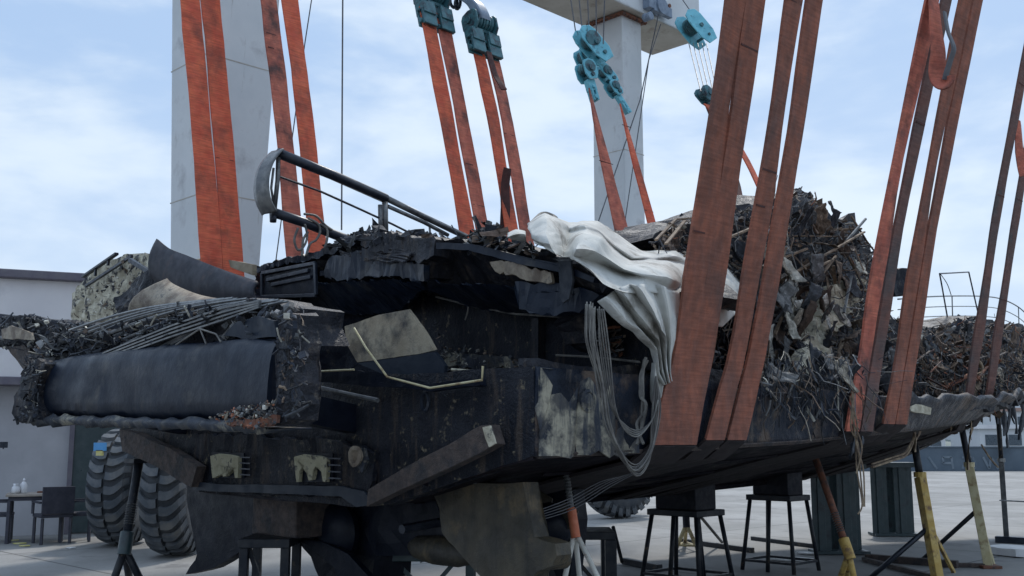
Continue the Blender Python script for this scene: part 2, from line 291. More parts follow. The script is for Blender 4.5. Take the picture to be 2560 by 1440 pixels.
        if smooth or auto:
            me.polygons.foreach_set('use_smooth', [True] * len(me.polygons))
            if auto: me.set_sharp_from_angle(angle=R(35))
        o = bpy.data.objects.new(name, me); COL.objects.link(o); o.location = loc
        if parent: o.parent = parent
        if thick: md = o.modifiers.new('thick', 'SOLIDIFY'); md.thickness = thick; md.offset = 0
        if sub: md = o.modifiers.new('sub', 'SUBSURF'); md.levels = sub; md.render_levels = sub
        if bevel: md = o.modifiers.new('bevel', 'BEVEL'); md.width = bevel; md.segments = 2; md.limit_method = 'ANGLE'; md.angle_limit = R(40)
        return o
def tag(o, label=None, cat=None, group=None, kind=None):
    for k, v in (('label', label), ('category', cat), ('group', group), ('kind', kind)):
        if v: o[k] = v
    return o
def thing(name, loc, label, cat, group=None):
    o = bpy.data.objects.new(name, None); COL.objects.link(o); o.location = loc; o.empty_display_size = .2
    return tag(o, label, cat, group)
def smoothpath(P, n=6):
    P = [Vector(p) for p in P]; Q = []
    for i in range(len(P) - 1):
        a = P[max(i - 1, 0)]; b = P[i]; c = P[i + 1]; d = P[min(i + 2, len(P) - 1)]
        for k in range(n):
            t = k / n; Q.append(.5 * ((2 * b) + (c - a) * t + (2 * a - 5 * b + 4 * c - d) * t * t + (3 * b - a - 3 * c + d) * t ** 3))
    Q.append(P[-1]); return Q
def dense(P, step=.25):
    Q = []
    for a, b2 in zip(P, P[1:]):
        k = max(1, int((b2 - a).length / step)); Q += [a.lerp(b2, j / k) for j in range(k)]
    return Q + [P[-1]]
def HT(pts, t, **k): return [hit(x, y, t=t) for x, y in pts]
def lerp(a, b, u): return a + (b - a) * u
def interp(xs, ys, x):
    if x <= xs[0]: return ys[0]
    for i in range(len(xs) - 1):
        if x <= xs[i + 1]: return lerp(ys[i], ys[i + 1], (x - xs[i]) / (xs[i + 1] - xs[i]))
    return ys[-1]

# ================================================================== SETTING
g = MB(); n = 24
g.add([(-400, -60, 0), (400, -60, 0), (400, 62, 0), (-400, 62, 0)], [(0, 1, 2, 3)])
tag(g.build('ground', 'concrete'), kind='structure')
g = MB(); rows = []
for i in range(14):
    y = 61 + i * 14; row = []
    for k in range(60):
        x = -260 + k * 10; h = (i / 13) ** .8 * 7.5 + noise.noise(Vector((x * .02, y * .02, 0))) * 2.2 * i / 13 - .05 * (i == 0)
        if x < 25: h *= .55
        row.append(Vector((x, y, h)))
    rows.append(row)
g.grid(rows); tag(g.build('hillside', 'hill', smooth=True), kind='structure')
# pale houses on the hillside beyond the harbour wall
rnd = random.Random(5)
looks = ['white two storey house', 'low pale grey house', 'long white house', 'narrow white house', 'pale square house', 'wide cream house']
hx = [(24.5, 66, 3.6, 1.9), (27.5, 74, 4.0, 3.2), (31.5, 68, 4.4, 2.3), (36, 76, 4.4, 3.6), (29, 88, 5, 5), (40, 90, 6, 5.8), (34.5, 100, 5.5, 6.3), (46, 106, 6, 7.2), (25.5, 100, 5.5, 4.6), (41, 70, 3.2, 2.2), (49, 96, 4, 5.6), (38.5, 112, 6, 8.4)]
hl = ['white house just above the harbour wall at the left of the gap under the bow', 'pale block house above and right of the wall lettering', 'long white house directly above the dark prop pole', 'white house behind the hanging tan strip', 'small white house tucked under the bow edge', 'pale house on the slope right of the grey prop', 'white upper house half hidden by the bow planking', 'highest pale house at the right photo edge', 'white house under the tip of the burnt hull bottom', 'low pale house right on the wall top near the hanging black rags', 'pale house seen between the black rag fringes', 'topmost house behind the burnt bow']
for i, (x, y, w, h) in enumerate(hx):
    b = thing('house', (x, y, 0), hl[i], 'house', 'pale houses on the hillside')
    zb = (max(0, (y - 61) / 182)) ** .8 * 7.5 - .8; zt = max(h, zb + 1.5)
    m = MB(); m.cbox((x, y, (zb + zt) / 2), w / 2, 2.2, (zt - zb) / 2); m.build('wall', 'house_white', b)
    m = MB(); m.cbox((x, y, zt + .12), w / 2 + .2, 2.4, .12); m.build('roof', 'house_roof' if i % 3 == 0 else 'plaster', b)
    for k in range(3):
        wx = x - w / 2 + w * (k + .5) / 3; m = MB(); m.cbox((wx, y - 2.21, zt - .7), w * .09, .03, .33); m.build('window', 'window_dark', b)
# harbour wall with faded lettering
b = thing('harbour_wall', (20, 55, 0), 'long low blue grey concrete harbour wall with faded lettering across the yard', 'wall')
m = MB(); m.cbox((5, 55.3, .61), 62, .3, .61); m.build('wall', 'barrier', b, bevel=.02)
m = MB(); m.cbox((5, 55.3, 1.25), 62.1, .36, .03); m.build('coping', 'faded_paint', b)
def stroke(m, pts, w):
    for p, q in zip(pts, pts[1:]): m.bar(p, q, .02, w, up=Vector((p[0] - q[0], 0, 0)).cross(Vector((0, 1, 0))) if False else AZ)
def letters():
    m = MB(); Yw = 54.99; base = .1; H = .62
    def P(x, z): return Vector((x, Yw, base + z * H))
    def seg(a, c, w=.12):
        a = Vector(a); c = Vector(c); d = (c - a).normalized(); n = Vector((d.z, 0, -d.x)) * w / 2
        m.add([a - n, a + n, c + n, c - n, a - n + Vector((0, -.012, 0)), a + n + Vector((0, -.012, 0)), c + n + Vector((0, -.012, 0)), c - n + Vector((0, -.012, 0))],
              [(4, 5, 6, 7), (0, 1, 5, 4), (1, 2, 6, 5), (2, 3, 7, 6), (3, 0, 4, 7)])
    x0 = hit(2322, 1160, Y=54.99).x
    seg(P(x0, 1), P(x0 + .42, .0))                                         # slanted stroke
    x0 += .75                                                              # mirrored P / 9 shape
    seg(P(x0, 1), P(x0 + .45, 1)); seg(P(x0, 1), P(x0, .5)); seg(P(x0, .5), P(x0 + .42, .5)); seg(P(x0 + .45, 1), P(x0 + .5, 0))
    x0 += 1.0
    seg(P(x0, .95), P(x0 + .55, 1)); seg(P(x0 + .55, 1), P(x0 + .72, .3)); seg(P(x0 + .72, .3), P(x0 + .6, 0)); seg(P(x0 + .05, .35), P(x0, 0))
    x0 += 1.1
    seg(P(x0, 1), P(x0 + .3, 0)); seg(P(x0 + .3, .1), P(x0 + .42, 1)); seg(P(x0 + .42, 1), P(x0 + .75, 0))
    m.build('lettering', 'faded_paint', b)
letters()
# pale kerb blocks at wall foot
# ================================================================== BUILDING at left
def building():
    Yb = 17.6
    A = hit(-420, 1354, z=0); B = hit(330, 1330, z=0); d = (B - A).normalized(); nrm = Vector((d.y, -d.x, 0))   # towards camera
    b = thing('yard_building', (A + B) / 2, 'pale grey plastered yard building with dark roof edge and recessed ground floor', 'building')
    zt = hit(0, 700, Y=hit(0, 1345, z=0).y).z; zl = hit(0, 940, Y=hit(0, 1345, z=0).y - .3).z
    P0, P1 = A, A + d * ((B - A).length)
    back = -nrm * 6
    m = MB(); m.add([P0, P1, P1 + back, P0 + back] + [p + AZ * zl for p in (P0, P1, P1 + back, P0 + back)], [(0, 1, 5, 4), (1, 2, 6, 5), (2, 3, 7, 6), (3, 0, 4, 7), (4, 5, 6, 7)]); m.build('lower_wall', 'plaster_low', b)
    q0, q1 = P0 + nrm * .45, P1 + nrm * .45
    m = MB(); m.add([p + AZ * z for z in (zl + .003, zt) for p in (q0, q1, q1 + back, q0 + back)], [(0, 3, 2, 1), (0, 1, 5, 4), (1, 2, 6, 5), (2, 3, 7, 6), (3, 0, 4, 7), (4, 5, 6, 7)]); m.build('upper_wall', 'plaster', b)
    q0, q1 = P0 + nrm * .6, P1 + nrm * .6 + d * .15
    m = MB(); m.add([p + AZ * z for z in (zt + .002, zt + .15) for p in (q0, q1, q1 + back, q0 + back)], [(0, 3, 2, 1), (0, 1, 5, 4), (1, 2, 6, 5), (2, 3, 7, 6), (3, 0, 4, 7), (4, 5, 6, 7)]); m.build('roof_edge', 'fascia', b, bevel=.02)
    q0, q1 = P0 + nrm * .5, P1 + nrm * .5
    m = MB(); m.add([p + AZ * z for z in (zl - .14, zl) for p in (q0, q1, q1 - nrm * .48, q0 - nrm * .48)], [(0, 3, 2, 1), (0, 1, 5, 4), (1, 2, 6, 5), (2, 3, 7, 6), (3, 0, 4, 7), (4, 5, 6, 7)]); m.build('ledge', 'fascia', b, bevel=.015)
    # dark doorway
    D0 = A + d * ((hit(165, 1336, z=0) - A).dot(d)); D1 = D0 + d * 1.0
    m = MB(); m.box((D0 + D1) / 2 + nrm * .02 + AZ * 1.12, d * .5, nrm * .03, AZ * 1.1); dr = m.build('door', 'door', b, bevel=.01)
    m = MB(); m.box(D0 + nrm * .035 + AZ * 1.13, d * .04, nrm * .05, AZ * 1.13); m.build('door_frame', 'fascia', b, bevel=.006)
    m = MB(); c = hit(10, 1112, Y=hit(10, 1345, z=0).y - .03); c = c + nrm * .05
    m.box(c, d * .06, nrm * .035, AZ * .05); m.tube([c + nrm * .04 - AZ * .02, c + nrm * .09 - AZ * .03, c + nrm * .09 - AZ * .07], .012, 6); m.build('wall_tap', 'steel_dark', b, bevel=.005)
    return A, d, nrm
BA, BD, BN = building()
def gpt(px, py): return hit(px, py, z=0)
def table():
    c = gpt(92, 1352) + Vector((0, -.1, 0)); w = .95; hd = .34
    t = thing('cafe_table', c, 'small rectangular table with pale top against the building wall', 'table')
    m = MB(); m.box(c + AZ * .74, BD * .44, BN * hd, AZ * .02); m.build('table_top', 'wood_table', t, bevel=.006)
    m = MB(); m.box(c + AZ * .685, BD * .40, BN * (hd - .03), AZ * .03); m.build('apron', 'rattan', t)
    for i in (-1, 1):
        for j in (-1, 1):
            p = c + BD * .38 * i + BN * (hd - .05) * j; m = MB(); m.bar(p, p + AZ * .655, .05); m.build('leg', 'rattan', t, bevel=.004)
    bt = c + BD * -.2 + BN * .05 + AZ * .762
    b = thing('spray_bottle', bt, 'white translucent plastic bottle standing on the table by the wall', 'bottle')
    m = MB(); m.lathe(bt, AZ, [(0, .05), (.01, .056), (.13, .055), (.17, .03), (.185, .018)], 16); m.build('bottle_body', 'plastic_white', b, smooth=True)
    m = MB(); m.lathe(bt + AZ * .186, AZ, [(0, .02), (.03, .02), (.032, .014), (.05, .012)], 12); m.build('cap', 'plastic_white', b, smooth=True)
    bt = c + BD * -.31 + BN * .1 + AZ * .762
    b = thing('plastic_bag', bt, 'crumpled white plastic bag beside the bottle on the table', 'bag')
    m = MB(); m.lathe(bt, AZ, [(0, .05), (.03, .07), (.09, .06), (.12, .035), (.15, .045)], 14)
    for v in m.v: v += noise.noise_vector(v * 17) * .02
    m.build('bag_body', 'plastic_white', b, smooth=True)
    bt = c + BD * .12 + AZ * .762
    m = MB(); m.box(bt + AZ * .012, BD * .12, BN * .07, AZ * .012); m.box(bt + AZ * .03 + BD * .06, BD * .05, BN * .04, AZ * .006)
    tag(m.build('serving_tray', 'rust', bevel=.004), 'small brown tray lying flat on the pale table top', 'tray')
table()
def chair(c, fx, label):
    fx = fx.normalized(); fy = AZ.cross(fx)
    t = thing('rattan_chair', c, label, 'chair', 'dark chairs at the wall table')
    m = MB(); m.box(c + AZ * .43, fx * .24, fy * .24, AZ * .025); m.build('seat', 'rattan', t, bevel=.008)
    m = MB(); m.box(c - fx * .235 + AZ * .67, fx * .02, fy * .24, AZ * .21)
    for k in range(6): m.box(c - fx * .212 + AZ * (.5 + k * .065), fx * .006, fy * .22, AZ * .02)
    m.build('backrest', 'rattan', t, bevel=.006)
    for i in (-1, 1):
        for j in (-1, 1):
            p = c + fx * .21 * i + fy * .21 * j; m = MB(); m.bar(p, p + AZ * .40, .04); m.build('leg', 'rattan', t, bevel=.004)
        m = MB(); q = c + fy * .25 * i; m.bar(q + AZ * .64 - fx * .22, q + AZ * .64 + fx * .22, .045, .03); m.bar(q + AZ * .455 + fx * .2, q + AZ * .62 + fx * .2, .035); m.build('armrest', 'rattan', t)
chair(gpt(-12, 1356), BD, 'dark rattan armchair cut by the left photo edge beside the table')
chair(gpt(186, 1353), -BD, 'dark rattan armchair between the table and the big tyre')
chair(gpt(128, 1358), -BD * .3 - BN, 'dark rattan armchair pushed under the front of the table')
m = MB()
for px, py, a in ((50, 1360, .05), (62, 1366, .04), (178, 1371, .035), (38, 1352, .03)):
    c = gpt(px, py); m = MB(); m.slab([c + Vector((math.cos(k) * a * (1 + .5 * math.sin(3 * k)) * 2, math.sin(k) * a * 2, .006)) for k in (0, 1, 2, 3, 4, 5)], (0, 0, .01))
    tag(m.build('paper_scrap', 'yellowsticker' if px < 100 else 'litter'), {50: 'larger yellowish scrap on the concrete under the table', 62: 'yellowish scrap just in front of the table', 178: 'pale scrap on the concrete left of the big tyre', 38: 'smallest yellowish scrap under the left of the table'}[px], 'litter', 'scraps near the table')
# ================================================================== TRAVEL LIFT
SL = -7.9
lift = thing('travel_lift', W(SL, 6, 0), 'tall pale grey mobile boat hoist frame standing on huge tyres behind the burnt yacht', 'boat hoist')
def leg_mesh(cs, ct, zb, zt, db, dt_):
    m = MB(); V = []
    for z, (a, b2) in ((zb, db), (zt, dt_)): V += [W(cs + i * a / 2, ct + j * b2 / 2, z) for i, j in ((-1, -1), (1, -1), (1, 1), (-1, 1))]
    m.add(V, [(0, 3, 2, 1), (4, 5, 6, 7), (0, 1, 5, 4), (1, 2, 6, 5), (2, 3, 7, 6), (3, 0, 4, 7)]); return m
def at_s(px, py, s): p = hit(px, py, s=s); return yard(p)
zbeam = at_s(1560, 62, SL)[2]
T1 = at_s(1545, 300, SL)[1]; T0 = at_s(548, 400, SL)[1]
print('lift', zbeam, T0, T1)
leg_mesh(SL, T0, 1.7, zbeam - .01, (1.15, .72), (1.2, 1.55)).build('leg', 'crane_paint', lift, bevel=.03)
leg_mesh(SL, T1, 1.7, zbeam - .01, (.95, .75), (.92, .72)).build('leg', 'crane_paint', lift, bevel=.03)
m = MB(); bt0 = T0 - 2.2; bt1 = at_s(1690, 130, SL)[1]
m.add([W(SL + a, b2, z) for z in (zbeam + .004, zbeam + 1.5) for a, b2 in ((-.75, bt0), (.75, bt0), (.75, bt1), (-.75, bt1))], [(0, 3, 2, 1), (4, 5, 6, 7), (0, 1, 5, 4), (1, 2, 6, 5), (2, 3, 7, 6), (3, 0, 4, 7)])
bo = m.build('main_beam', 'crane_paint', lift, bevel=.03)
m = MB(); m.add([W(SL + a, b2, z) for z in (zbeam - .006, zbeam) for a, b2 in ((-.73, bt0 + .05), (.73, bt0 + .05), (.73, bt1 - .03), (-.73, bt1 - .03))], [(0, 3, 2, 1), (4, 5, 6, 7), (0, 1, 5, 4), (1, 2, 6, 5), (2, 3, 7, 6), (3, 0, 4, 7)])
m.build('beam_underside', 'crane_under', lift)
m = MB()                                               # bolted flange around the leg head
for t0, dd in ((T1, .72), (T0, 1.55)):
    m = MB(); m.box(W(SL, t0, zbeam - .06), AS * .56, AT * (dd / 2 + .1), AZ * .03)
    for k in range(9):
        m.lathe(W(SL + .54, t0 - dd / 2 - .05 + k * (dd + .1) / 8, zbeam - .09), AZ, [(-.03, .03), (0, .03)], 6); m.lathe(W(SL - .5 + k * .125, t0 - dd / 2 - .08, zbeam - .09), AZ, [(-.03, .03), (0, .03)], 6)
    m.build('leg_flange', 'rust', lift)
for cs_, t0_, za in ((SL, T0, (3.5, 5.4, 7.6)), (SL, T1, (3.6, 5.8, 8.2))):
    for z in za:
        f = (z - 1.7) / (zbeam - 1.71); a0, b0 = ((1.15, .72), (.95, .75))[t0_ == T1]; a1, b1 = ((1.2, 1.55), (.92, .72))[t0_ == T1]; a = lerp(a0, a1, f) / 2 + .004; b2 = lerp(b0, b1, f) / 2 + .004
        m = MB(); m.box(W(cs_, t0_, z), AS * a, AT * b2, AZ * .008); m.build('weld_seam', 'crane_under', lift)
for k in range(7):
    tt = lerp(T0 + 1.5, T1 - .8, k / 6); m = MB(); m.box(W(SL + .752, tt, zbeam + .75), AT * .012, AZ * .72, AS * .006); m.build('beam_stiffener', 'crane_paint', lift)
for k in range(5): c = W(SL + .77, T1 - .7 + k * .45, zbeam + .5); m = MB(); m.lathe(c, AS, [(-.02, .05), (.01, .05), (.012, .02)], 10); m.build('bolt_cap', 'rust', lift)
m = MB()                                               # winch sheaves on the beam side
for px, py, r in ((1650, 18, .2), (1620, 42, .1), (1520, -30, .2)):
    c = hit(px, py, s=SL + .9); m = MB(); m.lathe(c - AS * .12, AS, [(0, r * .5), (.01, r), (.08, r), (.1, r * .8), (.12, r * .8), (.14, r), (.22, r), (.23, r * .4)], 20); m.build('sheave', 'greyblue', lift, bevel=.01)
m = MB(); c = hit(1662, 22, s=SL + 1.0); m.box(c - AS * .1, AT * .35, AZ * .12, AS * .06); m.box(hit(1628, 5, s=SL + .85), AT * .2, AZ * .2, AS * .1)
m.build('winch_bracket', 'greyblue', lift, bevel=.01)
# wheels
def wheel(c, n, name_extra, rim_white=False):
    n = n.normalized(); u = AZ.cross(n).normalized(); Rr = .88; Wd = .62
    wobj = bpy.data.objects.new('wheel', None); COL.objects.link(wobj); wobj.parent = lift; wobj.location = c - org(lift)
    m = MB(); h = Wd / 2
    prof = [(-h * .80, .36), (-h * .98, .5), (-h * 1.0, .66), (-h * .9, .79), (-h * .6, .835), (0, .85), (h * .6, .835), (h * .9, .79), (h * 1.0, .66), (h * .98, .5), (h * .80, .36)]
    m.lathe(c, n, prof, 56)
    NL = 26                                            # chevron lugs, wavy across the tread
    for k in range(NL):
        for side in (-1, 1):
            a0 = 2 * math.pi * (k + (0 if side < 0 else .5)) / NL; w2 = 2 * math.pi / NL * .62; rows = []
            for q in range(7):
                f = q / 6; x = side * h * (0.06 + .98 * f); aa = a0 + math.sin(f * math.pi * 1.15) * .07 + .16 * (1 - f)
                r0 = interp([0, .6, .9, 1.0, 1.1], [.85, .835, .79, .70, .64], abs(x) / h) - .02; r1 = r0 + (.068 if f < .9 else .05)
                ring = []
                for aa2, rr in ((aa - w2 / 2, r0), (aa - w2 * .42, r1), (aa + w2 * .42, r1), (aa + w2 / 2, r0)):
                    ring.append(c + n * x + (u * math.cos(aa2) + AZ * math.sin(aa2)) * rr)
                rows.append(ring)
            if side < 0: rows = rows[::-1]
            m.grid(rows, closed=True, col=(2.6, 2.5, 2.35)); b0 = len(m.v) - 28; m.f += [(b0 + 3, b0 + 2, b0 + 1, b0), (b0 + 24, b0 + 25, b0 + 26, b0 + 27)]; m.c += [(1, 1, 1)] * 2
    m.build('tyre', 'rubber', wobj, auto=True, attr=True)
    m = MB(); m.lathe(c, n, [(-h * .74, .38), (-h * .78, .36), (-h * .5, .3), (-h * .45, .12), (-h * .7, .11), (-h * .72, .02)], 32)
    m.lathe(c, n, [(h * .74, .38), (h * .78, .36), (h * .5, .3), (h * .45, .12), (h * .7, .11), (h * .72, .02)], 32); m.build('rim', 'rim', wobj, auto=True)
    return wobj
c1 = gpt(288, 1366); w1 = wheel(Vector((c1.x, c1.y + .3, .9)), Vector((1, -.02, 0)), '')
c2 = gpt(424, 1393); w2_ = wheel(Vector((c2.x, c2.y + .3, .9)), Vector((1, -.02, 0)), '')
c3 = gpt(1548, 1296); wheel(Vector((c3.x, c3.y + .1, .9)), Vector((.55, -.85, 0)), '')
m = MB(); p = hit(250, 1122, Y=c1.y - .58); m.box(p + Vector((0, 0, .03)), Vector((.09, 0, 0)), Vector((0, .02, 0)), AZ * .06); m.build('blue_tag', 'bluesticker', lift)
m = MB(); m.box(p + Vector((.0, 0, -.06)), Vector((.05, 0, 0)), Vector((0, .02, 0)), AZ * .04); m.build('yellow_tag', 'yellowsticker', lift)
m = MB(); m.bar(Vector((c1.x + .1, c1.y + .3, .9)), Vector((c2.x, c2.y + .3, .9)), .3, .35); m.box(W(SL, T0, 1.75), AS * .6, AT * .9, AZ * .22)
m.bar(Vector(((c1.x + c2.x) / 2, (c1.y + c2.y) / 2 + .3, .9)), W(SL, T0, 1.7), .5, .5); m.build('bogie', 'crane_paint', lift, bevel=.02)
m = MB(); m.box(W(SL, T1, 1.75), AS * .6, AT * .7, AZ * .25); m.bar(W(SL + .1, T1, 1.6), Vector((c3.x, c3.y + .45, .95)), .4, .4); m.build('bogie', 'crane_paint', lift, bevel=.02)
m = MB(); m.bar(hit(458, 1212, Y=c2.y - .1), hit(474, 1300, Y=c2.y - .1), .035); m.build('ladder_rail', 'turq', lift)

# ================================================================== BURNT YACHT
yacht = thing('burnt_yacht', W(0, 6, 1.1), 'fire gutted black motor yacht hull resting on keel stands and hanging in orange slings', 'yacht')
LT = [0, 1.5, 3, 5, 7.5, 9.5, 11.0, 12.5, 14.0, 15.2, 15.9]
CS = [2.72, 2.75, 2.75, 2.68, 2.22, 1.8, 1.42, 1.0, .58, .22, .02]
CZ = [1.5, 1.535, 1.58, 1.68, 1.79, 1.93, 2.05, 2.22, 2.42, 2.58, 2.68]
KZ = [1.15, 1.06, 1.04, 1.07, 1.14, 1.25, 1.42, 1.7, 2.1, 2.45, 2.64]
SZ = [2.04, 2.02, 2.0, 2.02, 2.08, 2.18, 2.32, 2.5, 2.7, 2.85, 2.9]
SS = [2.75, 2.78, 2.8, 2.78, 2.5, 2.2, 1.9, 1.5, 1.05, .6, .3]
def hull():
    m = MB(); rowsS = []; NT = 90; bot = MB(); sid = MB(); ri = MB(); dk = MB()
    RB = []; RS = []; RP = []; RD = []
    for i in range(NT + 1):
        t = 15.9 * i / NT; sc = interp(LT, CS, t); zc = interp(LT, CZ, t); zk = interp(LT, KZ, t); sh = interp(LT, SS, t)
        zs = interp(LT, SZ, t) + (noise.noise(Vector((t * 2.1, 3, 1))) * .10 + noise.noise(Vector((t * 7, 3, 1))) * .05 if t > 1.6 else 0)
        mm = interp([0, 1.5, 4], [.06, .3, .42], t)
        sec = []
        for f, zf in ((-1, 1), (-.97, .97), (-.72, .55 + mm * .4), (-.44, mm), (-.2, mm * .45), (0, 0), (.2, mm * .45), (.44, mm), (.72, .55 + mm * .4), (.97, .97), (1, 1)):
            sec.append(W(sc * f, t, zk + (zc - zk) * min(zf, 1)))
        RB.append(sec)
        def sidept(sg, f): return W(sg * lerp(sc, sh, f) + sg * .012, t, lerp(zc, zs, f) + (0 if f else .0))
        RS.append([sidept(1, f) for f in (0, .12, .3, .5, .7, .85, 1)]); RP.append([sidept(-1, f) for f in (1, .85, .7, .5, .3, .12, 0)])
        RD.append([W(sg * sh * .97, t, zs - .12) for sg in (-1, -.5, 0, .5, 1)])
    bot.grid(RB); bot.build('hull_bottom', 'antifoul', yacht, smooth=False, thick=.04)
    for Rw in (RS, RP):
        mm = MB(); mm.grid(Rw)
        for v in mm.v:
            q = yard(v); v += AS * (noise.noise(v * 1.3) * .03 + noise.noise(v * 5) * .012) * (1 if q[0] > 0 else -1) * min(1, max(0, (q[2] - interp(LT, CZ, q[1])) * 6))
        mm.build('hull_side', 'hull_side', yacht, smooth=True, thick=.05)
    dk.grid(RD); dk.build('inner_deck', 'char_deep', yacht, thick=.05)
    r = MB()
    for f in (.28, .52, .78):
        for sg in (-1, 1):
            P = []
            for i in range(4, 80):
                t = 15.9 * i / NT; sc = interp(LT, CS, t); zc = interp(LT, CZ, t); zk = interp(LT, KZ, t); mm = interp([0, 1.5, 4], [.06, .3, .42], t)
                zf = interp([0, .2, .44, .72, .97, 1], [0, mm * .45, mm, .55 + mm * .4, .97, 1], f); P.append(W(sg * sc * f, t, zk + (zc - zk) * zf - .02))
            r.tube(P, .022, 4)
    r.build('spray_rail', 'antifoul', yacht)
    P = [W(0, t, interp(LT, KZ, t) - .03) for t in [1 + k * .3 for k in range(42)]]; r = MB(); r.tube(P, .05, 4); r.build('keel', 'antifoul', yacht)
    r = MB()
    for sg in (-1, 1):
        P = [W(sg * (interp(LT, CS, t) + .02), t, interp(LT, CZ, t) + .01) for t in [.02 + k * .3 for k in range(50)]]; r.tube(P, .024, 5)
    r.build('chine', 'trim_brown', yacht)
hull()
def P2(pts, t=None, s=None):    # trace points; each may carry its own plane
    out = []
    for p in pts:
        if len(p) > 2: out.append(hit(p[0], p[1], t=p[2]) if s is None else hit(p[0], p[1], s=p[2]))
        else: out.append(hit(p[0], p[1], t=t) if t is not None else hit(p[0], p[1], s=s))
    return out
# ---- debris scatter
def shards(m, poly, depth, n, pal, size=(.03, .16), plane='s', kinds=(5, 3, 2), seed=1, colfn=None, elong=1.0, zdown=0, name='charred_debris', par=True):
    rnd = random.Random(seed); xs = [p[0] for p in poly]; ys = [p[1] for p in poly]
    def inside(x, y):
        c = False; j = len(poly) - 1
        for i in range(len(poly)):
            xi, yi = poly[i][:2]; xj, yj = poly[j][:2]
            if (yi > y) != (yj > y) and x < (xj - xi) * (y - yi) / (yj - yi + 1e-9) + xi: c = not c
            j = i
        return c
    k = 0; tot = sum(kinds)
    while k < n:
        x = rnd.uniform(min(xs), max(xs)); y = rnd.uniform(min(ys), max(ys))
        if not inside(x, y): continue
        k += 1; dd = rnd.uniform(*depth); P = hit(x, y, **{plane: dd}); col = rnd.choice(pal)
        if colfn: col = colfn(x, y, rnd, col)
        br = rnd.uniform(.8, 1.9); col = tuple(min(.9, c * br) for c in col)
        d = Vector((rnd.gauss(0, 1), rnd.gauss(0, 1), rnd.gauss(0, .7) - zdown)).normalized(); e = d.cross(Vector((rnd.gauss(0, 1), rnd.gauss(0, 1), rnd.gauss(0, 1)))).normalized(); f = d.cross(e)
        sz = rnd.uniform(*size) * rnd.uniform(.6, 1.3); q = rnd.uniform(0, tot)
        if q < kinds[0]:                                  # crumpled sheet
            rows = []; nb = 3; w = sz * rnd.uniform(.3, .8)
            for i in range(4):
                rows.append([P + d * sz * (i / 3 - .5) * 2 * elong + e * w * (j / 2 - .5) * (1 - .35 * rnd.random()) + f * rnd.uniform(-1, 1) * w * .35 for j in range(3)])
            m.grid(rows, col=col)
        elif q < kinds[0] + kinds[1]:                     # stick or wire
            L = sz * rnd.uniform(1.2, 3) * elong; r = rnd.uniform(.003, .009); m.tube([P - d * L / 2, P + f * L * rnd.uniform(-.15, .15), P + d * L / 2], r, 4, col=col)
        else:                                             # lump
            a = sz * .4; V = [P + d * a * rnd.uniform(.6, 1.3) * sx + e * a * rnd.uniform(.4, 1.1) * sy + f * a * rnd.uniform(.4, 1.1) * sz2 for sx in (-1, 1) for sy in (-1, 1) for sz2 in (-1, 1)]
            m.add(V, [(0, 1, 3, 2), (4, 6, 7, 5), (0, 4, 5, 1), (2, 3, 7, 6), (0, 2, 6, 4), (1, 5, 7, 3)], col)
    return m.build(name, 'debris', yacht if par else None, attr=True)
BLK = [(.012, .016, .026), (.02, .024, .034), (.03, .034, .045), (.016, .018, .022)]
GRY = [(.09, .095, .10), (.15, .15, .15), (.06, .065, .075)]
BRN = [(.14, .10, .075), (.20, .15, .11), (.09, .06, .045)]
WHT = [(.42, .40, .34), (.52, .50, .45), (.34, .30, .24)]
RST = [(.26, .10, .055)]
pal_main = BLK + GRY * 2 + BRN * 4 + RST[:1] + [(.25, .22, .18), (.3, .29, .27)]
# transom
m = MB(); tz = [(-2.85, 1.66), (-2.3, 1.47), (-1.44, 1.19), (-1.2, 1.165), (-.4, 1.17), (.7, 1.17), (1.0, 1.12), (1.3, 1.15), (2.4, 1.45), (2.74, 1.51), (2.74, 2.04), (-2.85, 2.1)]
m.slab([W(a, -.01, z) for a, z in tz], AT * .12, res=.12, amp=.014, freq=2.5, seed=3); m.build('transom', 'char_wall', yacht, smooth=False)
# flaps / trim tabs along the transom foot
m = MB(); m.slab(P2([(298, 1072), (345, 1085), (420, 1120), (492, 1165), (478, 1218), (450, 1205), (380, 1160), (305, 1128)], t=-.16), AT * .09, res=.15, amp=.008, seed=2); m.build('trim_tab', 'trim_brown', yacht, bevel=.008)
m = MB(); m.slab(P2([(918, 1225), (1010, 1170), (1120, 1112), (1200, 1065), (1222, 1062), (1238, 1112), (1200, 1135), (1100, 1180), (1000, 1225), (915, 1268)], t=-.16), AT * .09, res=.15, amp=.008, seed=4); m.build('trim_tab', 'trim_brown', yacht, bevel=.008)
m = MB(); m.slab(P2([(1205, 1068), (1224, 1064), (1238, 1108), (1222, 1118), (1212, 1095)], t=-.175), AT * .012, res=.05, amp=.004); m.build('scuffed_tab_edge', 'ash_white', yacht)
m = MB(); m.slab(P2([(480, 1085), (640, 1090), (850, 1100), (940, 1130), (925, 1255), (860, 1240), (640, 1230), (485, 1222)], t=-.05), AT * .04, res=.06, amp=.02, seed=9, rag=.04); m.build('transom_step', 'char_wall', yacht)
# lower stern skirt (dark smooth strake)
m = MB(); m.slab(P2([(476, 1205), (560, 1210), (850, 1215), (910, 1230), (935, 1262), (890, 1268), (850, 1240), (640, 1232), (484, 1226)], t=-.09), AT * .05, res=.12, amp=.006, seed=5); m.build('stern_strake', 'grey_panel', yacht)
